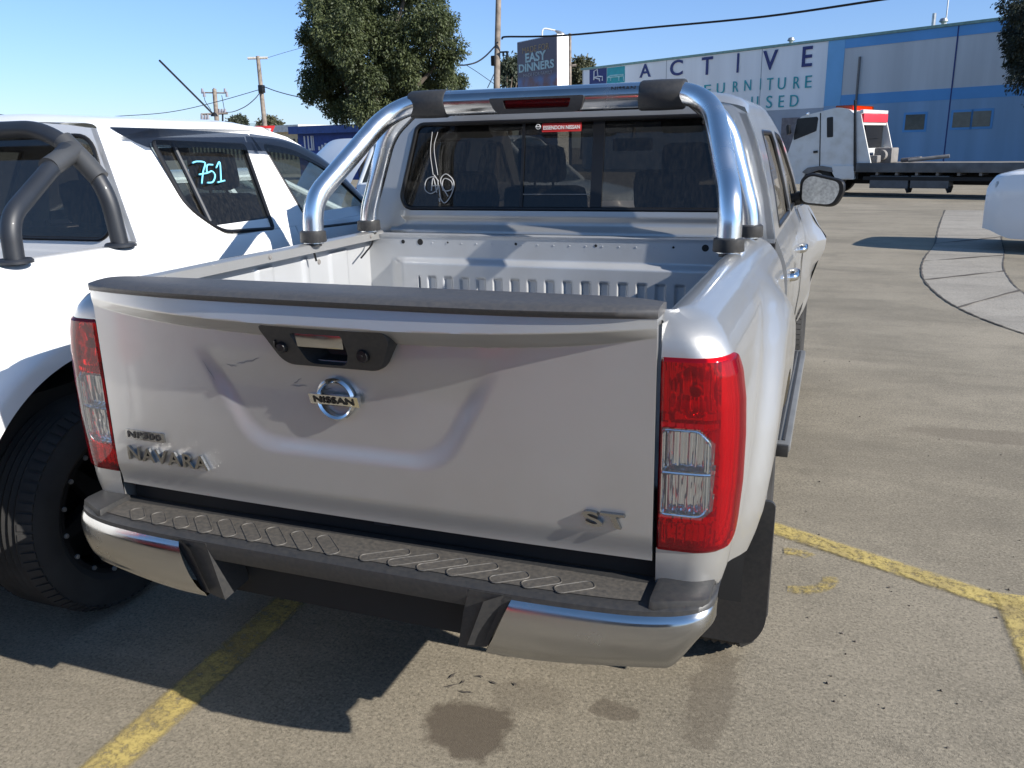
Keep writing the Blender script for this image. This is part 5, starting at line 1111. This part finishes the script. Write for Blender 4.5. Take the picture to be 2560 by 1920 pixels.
panm, ntp, bp2 = material('printed_poster'); tcn = N(ntp, 'ShaderNodeTexCoord'); sx_ = N(ntp, 'ShaderNodeSeparateXYZ'); ntp.links.new(tcn.outputs['Object'], sx_.inputs[0])
nz_ = N(ntp, 'ShaderNodeTexNoise', Scale=1.2, Detail=3); ntp.links.new(tcn.outputs['Object'], nz_.inputs['Vector']); rmp = N(ntp, 'ShaderNodeValToRGB'); ntp.links.new(nz_.outputs[0], rmp.inputs[0])
rmp.color_ramp.elements[0].position = .38; rmp.color_ramp.elements[1].position = .62; rmp.color_ramp.elements[0].color = (.09, .16, .34, 1); rmp.color_ramp.elements[1].color = (.16, .07, .07, 1)
mr_ = N(ntp, 'ShaderNodeMapRange'); mr_.inputs[1].default_value = spz(1160, 172)[1]; mr_.inputs[2].default_value = spz(1160, 160)[1]; ntp.links.new(sx_.outputs[2], mr_.inputs[0])
mxp = N(ntp, 'ShaderNodeMix', data_type='RGBA'); ntp.links.new(mr_.outputs[0], mxp.inputs[0]); ntp.links.new(rmp.outputs[0], mxp.inputs[6]); mxp.inputs[7].default_value = (.085, .068, .095, 1); ntp.links.new(mxp.outputs[2], bp2.inputs['Base Color']); bp2.inputs['Roughness'].default_value = .5
mb = MB(); mb.box((.05, 0, 1.2), (sw-.03, 1, ZT-.04), fn=lambda v: sp_(v.x, v.z, .03-.05*(1-v.y))); po = mb.build('poster', panm, A, smooth=False)
zq = lambda x, y: ((1100+x*500/2212)/S_, (y*260/1150)/S_)
def srow(body, x0, x1, yl, yr_, h_, mat, bold):
    v, f = text_mesh(body, ext=.02, bold=bold); Q = np.array(v); lo, hi = Q.min(0), Q.max(0); mb = MB(); a0 = spz(*zq(x0, yl)); a1 = spz(*zq(x1, yr_)); hh = spz(*zq(x0, yl-h_))[1]-a0[1]
    mb.add([sp_(a0[0]+(a1[0]-a0[0])*t[0], (a0[1]+a1[1])/2+hh*t[1], .035+.01*t[2]) for t in (Q-lo)/np.maximum(hi-lo, 1e-6)], f); mb.build('poster_lettering', mat, po, smooth=False)
srow('MADE FOR', 920, 1212, 585, 553, 68, M['ink_gold'], -.01); srow('EASY', 950, 1180, 690, 665, 105, simple('mint_ink', (.42, .58, .58), .6), .03); srow('DINNERS', 880, 1268, 803, 752, 92, simple('mint_ink', (.42, .58, .58), .6), .03); srow('MADE FOR FAMILY', 930, 1250, 852, 815, 36, simple('grey_ink', (.36, .36, .38), .6), .0)

# ------------------------------------------------------------------ poles, street lamp, wires, road sign
wood = simple('grey_pole_timber', (.20, .165, .135), .85, 0, .3, 3)
def pole(u, v0, v1, d, r, label, name='utility_pole', group='timber power poles'):
    b_ = at(u[1], v1, d); t_ = at(u[0], v0, d); k = (b_[2])/(t_[2]-b_[2]); base = b_-(t_-b_)*k
    o = thing(name, (base[0], base[1], 0), label, 'power pole', group); mb = MB(); mb.tube([(base[0], base[1], -.1), tuple(t_)], [r*1.15, r*.85], 14); mb.build('pole', wood, o); return o, t_
P1, t1 = pole((1077.5, 1073), -40, 180, 40, .15, 'tall timber power pole rising beside the advertising sign')
mb = MB(); q = at(1087, 112, 39.8); mb.box((q[0]-.15, q[1]-.1, q[2]-.04), (q[0]+.25, q[1]+.1, q[2]+.02)); mb.tube([q+np.array([.2, 0, 0]), q+np.array([.2, 0, -.25])], .06, 8); mb.tube([q+np.array([.0, 0, 0]), q+np.array([.0, 0, -.2])], .05, 8); q = at(1068, 130, 39.8); mb.box((q[0]-.15, q[1]-.1, q[2]-.25), (q[0]+.05, q[1]+.1, q[2]+.2), .03); mb.build('cable_bracket', M['rim_black'], P1)
P2, t2 = pole((557, 572), 122, 270, 60, .16, 'leaning timber power pole with one cross arm, left of the big tree')
a_, b_ = at(535, 126, 60), at(578, 125, 60); mb = MB(); mb.tube([a_, b_], .09, 8); mb.build('cross_arm', simple('pale_arm', (.5, .47, .42), .8), P2)
mb = MB(); mb.box(tuple(at(563, 197, 59.8)-.12), tuple(at(568, 187, 59.8)+.1), .03); mb.build('cable_clamp', M['rim_black'], P2)
P3, t3 = pole((463, 469), 193, 268, 78, .22, 'far power pole with two cross arms and insulators above the white ute')
mb = MB(); mb.tube([at(436, 200, 78), at(490, 201, 78)], .07, 6); mb.tube([at(434, 247, 78), at(492, 245, 78)], .10, 6); mb.build('cross_arm', wood, P3)
mb = MB()
for u, v in ((437, 196), (441, 203), (463, 195), (486, 196), (490, 203), (436, 252), (443, 253), (449, 252), (480, 240), (474, 240), (486, 240)): q = at(u, v, 78); mb.tube([q+np.array([0, 0, -.25]), q+np.array([0, 0, .2])], [.14, .09], 8)
mb.build('insulator', simple('insulator_grey', (.22, .21, .24), .4), P3)
mb = MB(); mb.tube(smooth_path([at(441, 210, 78), at(444, 220, 78), at(456, 238, 78)], 5), .03, 5); mb.tube(smooth_path([at(479, 206, 78), at(482, 222, 78), at(486, 244, 78)], 5), .03, 5); mb.tube([at(481, 262, 78), at(481, 240, 78)], .08, 6); mb.build('dropper', M['rim_black'], P3)
P4, t4 = pole((1231, 1231), 73, 182, 62, .13, 'weathered pole just right of the advertising sign')
mb = MB(); mb.tube([at(1222, 143, 62), at(1245, 141, 62)], .10, 6); mb.tube([at(1226, 146, 62), at(1228, 152, 62)], .12, 6); mb.build('cross_arm', wood, P4)
q0 = at(1171, 95, 52); SLm = thing('street_lamp', (q0[0], q0[1], 0), 'white street lamp reaching over the top of the advertising sign', 'street lamp')
mb = MB(); mb.tube(bend_path([(q0[0], q0[1], 0), at(1171, 60, 52), at(1200, 66, 52)], .3), .05, 8); mb.build('pole', M['white'], SLm); mb = MB(); mb.tube([at(1199, 66, 52), at(1206, 70, 52), at(1215, 75, 52), at(1222, 78, 52)], [.06, .2, .24, .08], 12, flat=.6); mb.build('lamp_head', M['steel'], SLm)
def wire(label, pts, r, n=6):
    mb = MB(); mb.tube(smooth_path([at(*p) for p in pts], n), r, 6); o = mb.build('overhead_wire', M['rim_black'], None); return tag(o, label, 'wire')
wire('thick overhead cable crossing the sky above the blue warehouse', [(1084, 84, 39.7), (1092, 79.5, 39.5), (1150, 79, 39), (1232, 75.5, 38), (1400, 60, 36), (1650, 36, 33), (1900, 0, 30), (2000, -14, 29)], .045)
wire('drooping cable between the tall pole and the big tree', [(1071, 98, 40), (1050, 120, 39), (1030, 134, 38.5), (1008, 140, 38), (990, 141, 37)], .035)
wire('thin stay wire slanting behind the tall pole', [(1006, 140, 60), (1030, 155, 60), (1070, 183, 60)], .022)
wire('thin wire falling from the tall pole to the lower left', [(1072, 150, 41), (1053, 190, 41)], .02)
wire('thin wire running left from the leaning pole to the white ute roof', [(566, 192, 60), (460, 222, 60), (360, 243, 60), (240, 252, 60)], .025)
wire('slack cable hanging from the leaning pole to the far pole', [(565, 194, 60), (552, 212, 62), (530, 230, 66), (505, 241, 72), (488, 243, 77)], .035)
wire('cable running right from the leaning pole into the big tree', [(570, 187, 60), (600, 198, 58), (645, 209, 56), (690, 212, 54)], .032)
wire('faint wire from the cross arm up towards the big tree', [(577, 125, 60), (620, 112, 57), (660, 101, 54)], .014)
wire('faint wire at the far left horizon above the black sports bar', [(-20, 245, 60), (60, 254, 60), (120, 262, 60)], .025)
wire('thin wire running along the warehouse parapet', [(1995, 64, 41), (2100, 50, 38), (2240, 33, 35)], .018)
gq = at(574, 292, 30); G_ = thing('give_way_sign', (gq[0], gq[1], 0), 'red and white triangular give way sign on a thin post', 'road sign')
gf = lambda x, z, d: (gq[0]+x*rt[0]+d*.35, gq[1]+x*rt[1]-d, gq[2]+z)
tri = [(-.37, .32), (.37, .32), (0, -.34)]; s_ = .62
mb = MB(); mb.plate(rpoly(tri, .04, 3), [rpoly([(x*s_, z*s_+.03) for x, z in tri], .03, 3)], gf, t=.01); mb.build('border', flat('sign_red', (.62, .03, .03)), G_, fix=True)
mb = MB(); mb.plate(rpoly([(x*.7, z*.7+.03) for x, z in tri], .03, 3), (), lambda x, z, d: gf(x, z, d-.004), t=.008); mb.build('face', M['white'], G_, fix=True)
mb = MB(); text_fit(mb, 'GIVE', (-.13, .11, .13, .19), lambda x, z, d: gf(x, z, d+.002), .002); text_fit(mb, 'WAY', (-.10, .0, .10, .085), lambda x, z, d: gf(x, z, d+.002), .002); mb.build('sign_lettering', M['ink_black'], G_, smooth=False)
mb = MB(); mb.tube([(gq[0], gq[1]+.04, 0), (gq[0], gq[1]+.04, gq[2]+.3)], .03, 8); mb.build('post', M['steel'], G_)

# made-up block behind the camera, added to darken reflections in paint and chrome
WS = thing('reflection_blocker', (-6, -32, 0), 'unseen brown brick block added behind the camera to darken reflections', 'building')
mb = MB(); mb.box((-40, -40, 0), (14, -27, 5.6)); ws_w = mb.build('wall', simple('brown_brick', (.30, .25, .21), .85, 0, .3, 2), WS, smooth=False)
mb = MB(); mb.box((-40.4, -40, 5.6), (14.4, -26.4, 6.0)); mb.build('roof', M['greytrim'], WS, smooth=False)
for k in range(5):  # made-up doors on the unseen block
    mb = MB(); mb.box((-36+k*10, -27.02, .02), (-31+k*10, -26.94, 4.2)); mb.build('roller_door', simple('roller_door_grey', (.25, .25, .25), .6), WS, smooth=False)
# ------------------------------------------------------------------ low buildings and fences on the left
def low_building(name, uL, uR, vt, d0, d1, mat, roofm, label, deep=10):
    a = at(uL, vt, d0); b_ = at(uR, vt, d1); e = (b_-a)[:2]; L = np.linalg.norm(e); e /= L; n = np.array([-e[1], e[0]]); n = n if n.dot(a[:2]-CAM[:2]) > 0 else -n; h = (a[2]+b_[2])/2
    o = thing(name, (*(a[:2]+e*L/2+n*deep/2), 0), label, 'building'); f = lambda x, z, d: (a[0]+e[0]*x+n[0]*d, a[1]+e[1]*x+n[1]*d, z)
    mb = MB(); mb.box((0, 0, 0), (L, deep, h*.86), fn=lambda v: f(v.x, v.z, v.y)); mb.build('wall', mat, o, smooth=False); mb = MB(); mb.box((-.3, -.4, h*.86), (L+.3, deep, h), fn=lambda v: f(v.x, v.z, v.y)); mb.build('roof', roofm, o, smooth=False); return o, f, L, h
cream = simple('cream_wall', (.62, .52, .34), .8); 
o_, f_, L_2, h_ = low_building('low_building', 380, 646, 275, 64, 58, cream, simple('pale_roof', (.60, .60, .57), .7), 'long low cream building with a pale roof, far left')
for k in range(30):
    mb = MB(); x = 1+k*L_2/31; mb.box((x, -.05, h_*.30), (x+.16, .02, h_*.72), fn=lambda v: f_(v.x, v.z, v.y)); mb.build('window', M['rim_black'], o_, smooth=False)
o_, f_, L_2, h_ = low_building('container', 641, 775, 271, 47, 45, simple('blue_container', (.02, .055, .26), .6), simple('blue_container_roof', (.03, .07, .24), .6), 'dark blue shipping container with white lettering below the big tree', 3)
mb = MB()
for k, (x, w_) in enumerate(((.45, .09), (.72, .08), (.95, .09), (1.10, .05))): mb.box((x, -.03, h_*.55), (x+w_, .0, h_*.82), fn=lambda v: f_(v.x, v.z, v.y))
mb.box((.72, -.03, h_*.55), (.90, 0, h_*.59), fn=lambda v: f_(v.x, v.z, v.y))
for k in range(7): mb.box((1.45+k*.23, -.03, h_*.55), (1.58+k*.23, 0, h_*(.62+.03*(k % 3))), fn=lambda v: f_(v.x, v.z, v.y))
mb.build('container_lettering', M['ink_white'], o_, smooth=False)
fa, fb = at(770, 292, 40), at(930, 292, 38); FE = thing('steel_fence', (*((fa+fb)[:2]/2), 0), 'dark steel picket fence standing under the big tree', 'fence'); e = (fb-fa)[:2]; L_2 = np.linalg.norm(e); e /= L_2
mb = MB(); 
for z in (.3, fa[2]-.25): mb.tube([(fa[0], fa[1], z), (fb[0], fb[1], z)], .03, 6)
mb.build('rail', M['rim_black'], FE)
mb = MB()
for k in range(int(L_2/.14)): x, y = fa[:2]+e*k*.14; mb.box((x-.018, y-.018, .05), (x+.018, y+.018, fa[2]+.02*(k % 2)))
mb.build('picket_panel', M['rim_black'], FE, smooth=False)

# ------------------------------------------------------------------ trees
def leafmat(name, dark, light):
    m, nt, b = material(name); at_ = N(nt, 'ShaderNodeAttribute'); at_.attribute_name = 'tone'; r = N(nt, 'ShaderNodeValToRGB'); r.color_ramp.elements[0].color = (*dark, 1); r.color_ramp.elements[1].color = (*light, 1)
    nt.links.new(at_.outputs['Fac'], r.inputs[0]); nt.links.new(r.outputs[0], b.inputs['Base Color']); b.inputs['Roughness'].default_value = .6
    tr = N(nt, 'ShaderNodeBsdfTranslucent'); nt.links.new(r.outputs[0], tr.inputs[0]); ad = N(nt, 'ShaderNodeMixShader'); ad.inputs[0].default_value = .3; nt.links.new(b.outputs[0], ad.inputs[1]); nt.links.new(tr.outputs[0], ad.inputs[2]); nt.links.new(ad.outputs[0], nt.nodes['Material Output'].inputs[0]); return m
bark = simple('rough_bark', (.10, .08, .06), .9, 0, .4, 4)
def tree(name, base, clumps, n, leaf, mat, label, trunk=.3, droop=.6, group=None, seed=1):
    rg = np.random.default_rng(seed); o = thing(name, (base[0], base[1], 0), label, 'tree', group)
    sub = []
    for c in clumps:
        for q in range(7):
            dv = rg.normal(size=3); dv /= np.linalg.norm(dv); dv[2] *= 1.0; sub.append((*(np.array(c[:3])+dv*c[3]*(.55+.35*rg.random())), c[3]*(.28+.22*rg.random())))
    big_ = clumps; clumps = [(*c[:3], c[3]*.72) for c in clumps]+sub
    C = np.array([c[:3] for c in clumps]); RR = np.array([c[3] for c in clumps]); pr = RR**2/np.sum(RR**2); V = []; tone = []
    ntuft = n//9
    idx = rg.choice(len(clumps), ntuft, p=pr); d = rg.normal(size=(ntuft, 3)); d /= np.linalg.norm(d, axis=1)[:, None]
    rad = RR[idx]*(rg.random(ntuft)**.25)*(1+.2*rg.normal(size=ntuft)*(rg.random(ntuft) < .5)); pos = C[idx]+d*rad[:, None]*np.array([1, 1, 1.15])
    tt = np.clip(rg.normal(.45, .2, ntuft), 0, 1)
    for k in range(ntuft):
        p = pos[k]; gd = d[k]*.8+np.array([0, 0, -droop])
        q = p+rg.normal(size=(9, 3))*leaf*.55
        ax = gd+rg.normal(size=(9, 3))*.55; ax /= np.linalg.norm(ax, axis=1)[:, None]; sd_ = np.cross(ax, rg.normal(size=(9, 3))); sd_ /= np.linalg.norm(sd_, axis=1)[:, None]
        L = leaf*(.6+.8*rg.random((9, 1))); W_ = L*.22
        V.append(np.stack([q-sd_*W_*.4, q+ax*L*.55-sd_*W_, q+ax*L, q+ax*L*.5+sd_*W_], 1)); tone.append(np.clip(tt[k]+rg.normal(0, .12, 9), 0, 1))
    V = np.concatenate(V).reshape(-1, 3); nf = len(V)//4; me = bpy.data.meshes.new('crown'); me.from_pydata([], [], []); me.vertices.add(len(V)); me.vertices.foreach_set('co', V.ravel())
    me.loops.add(nf*4); me.loops.foreach_set('vertex_index', np.arange(nf*4)); me.polygons.add(nf); me.polygons.foreach_set('loop_start', np.arange(nf)*4); me.polygons.foreach_set('loop_total', np.full(nf, 4)); me.update(calc_edges=True)
    a = me.attributes.new('tone', 'FLOAT', 'FACE'); a.data.foreach_set('value', np.concatenate(tone)); put('crown', me, mat, o)
    mb = MB(); top = C.mean(0); fork = np.array([base[0], base[1], max(1.2, C[:, 2].min()*.75)]); mb.tube(smooth_path([(base[0], base[1], -.1), (base[0]+.1, base[1], fork[2]*.5), fork], 4), [trunk*1.25, trunk*1.1, trunk, trunk, trunk*.95, trunk*.92, trunk*.9, trunk*.88, trunk*.85], 10)
    for c in big_[::max(1, len(big_)//8)]: e_ = np.array(c[:3]); mb.tube(smooth_path([fork, fork*.5+e_*.5+rg.normal(size=3)*.2, e_], 4), [trunk*.55*(1-.1*k) for k in range(9)], 6)
    mb.build('trunk', bark, o); return o
def clump(px, depth, spread=1.0, k=1823.): 
    out = []
    for i, (u, v, r) in enumerate(px): dd = depth+((i*37) % 7-3)*.45*spread; out.append((*at(u, v, dd), r*dd/k))
    return out
big = [(745, 60, 88), (688, 100, 38), (680, 170, 36), (760, 190, 70), (795, 120, 80), (820, 40, 62), (735, -30, 80), (800, -50, 80), (700, 30, 45), (720, 130, 60), (715, 215, 42), (775, 235, 38), (830, 200, 55),
       (900, 10, 58), (940, 60, 48), (965, 115, 40), (945, 160, 50), (985, 185, 26), (880, 110, 60), (870, 205, 50), (905, 190, 40), (890, -50, 60), (850, 150, 55), (740, 240, 30), (965, 50, 26), (670, 70, 24), (668, 205, 20)]
lf = leafmat('pepper_tree_leaf', (.028, .042, .018), (.125, .150, .055))
bq = at(790, 300, 35); tree('pepper_tree', (bq[0], bq[1]), clump(big, 35, 1.4), 190000, .115, lf, 'large dense dark green tree standing behind the parked cars', .40, .75, seed=3)
rq = at(2330, 300, 31); tree('pepper_tree', (rq[0], rq[1]), clump([(2212, 20, 40), (2232, 70, 56), (2215, 110, 48), (2205, 75, 32), (2236, 160, 50), (2270, 30, 90), (2290, 130, 90), (2330, 60, 110), (2255, 200, 40), (2380, 120, 100), (2226, 140, 34), (2196, 100, 22)], 31), 70000, .12, leafmat('dark_leaf', (.016, .022, .016), (.05, .062, .035)), 'dark foliage of a tree hanging in at the top right corner', .35, .8, seed=5)
gum = leafmat('gum_leaf', (.05, .06, .03), (.16, .155, .085)); far_l = leafmat('far_leaf', (.045, .06, .045), (.11, .13, .08))
for nm, u, v0, dep, px, lab, mt in (('gum_tree', 1100, 300, 92, [(1096, 140, 14), (1108, 150, 16), (1095, 165, 14), (1112, 170, 18), (1088, 176, 10), (1120, 135, 12)], 'green gum tree between the tall pole and the advertising sign', far_l),
                                ('gum_tree', 1258, 300, 95, [(1248, 140, 13), (1238, 155, 12), (1258, 150, 14), (1272, 145, 12), (1255, 168, 18), (1240, 175, 14), (1280, 160, 10), (1268, 170, 14)], 'olive gum tree behind the weathered pole, left of the warehouse', gum),
                                ('gum_tree', 515, 320, 130, [(507, 266, 8), (517, 263, 9), (526, 268, 7)], 'small far gum tree on the skyline left of the leaning pole', far_l),
                                ('gum_tree', 582, 320, 130, [(566, 270, 7), (578, 266, 9), (590, 266, 8), (600, 271, 6), (583, 274, 12)], 'small far gum tree on the skyline behind the give way sign', gum)):
    b2 = at(u, v0, dep); tree(nm, (b2[0], b2[1]), clump(px, dep, .5), 5000, .42, mt, lab, .25, .3, 'far gum trees on the skyline', seed=int(u))
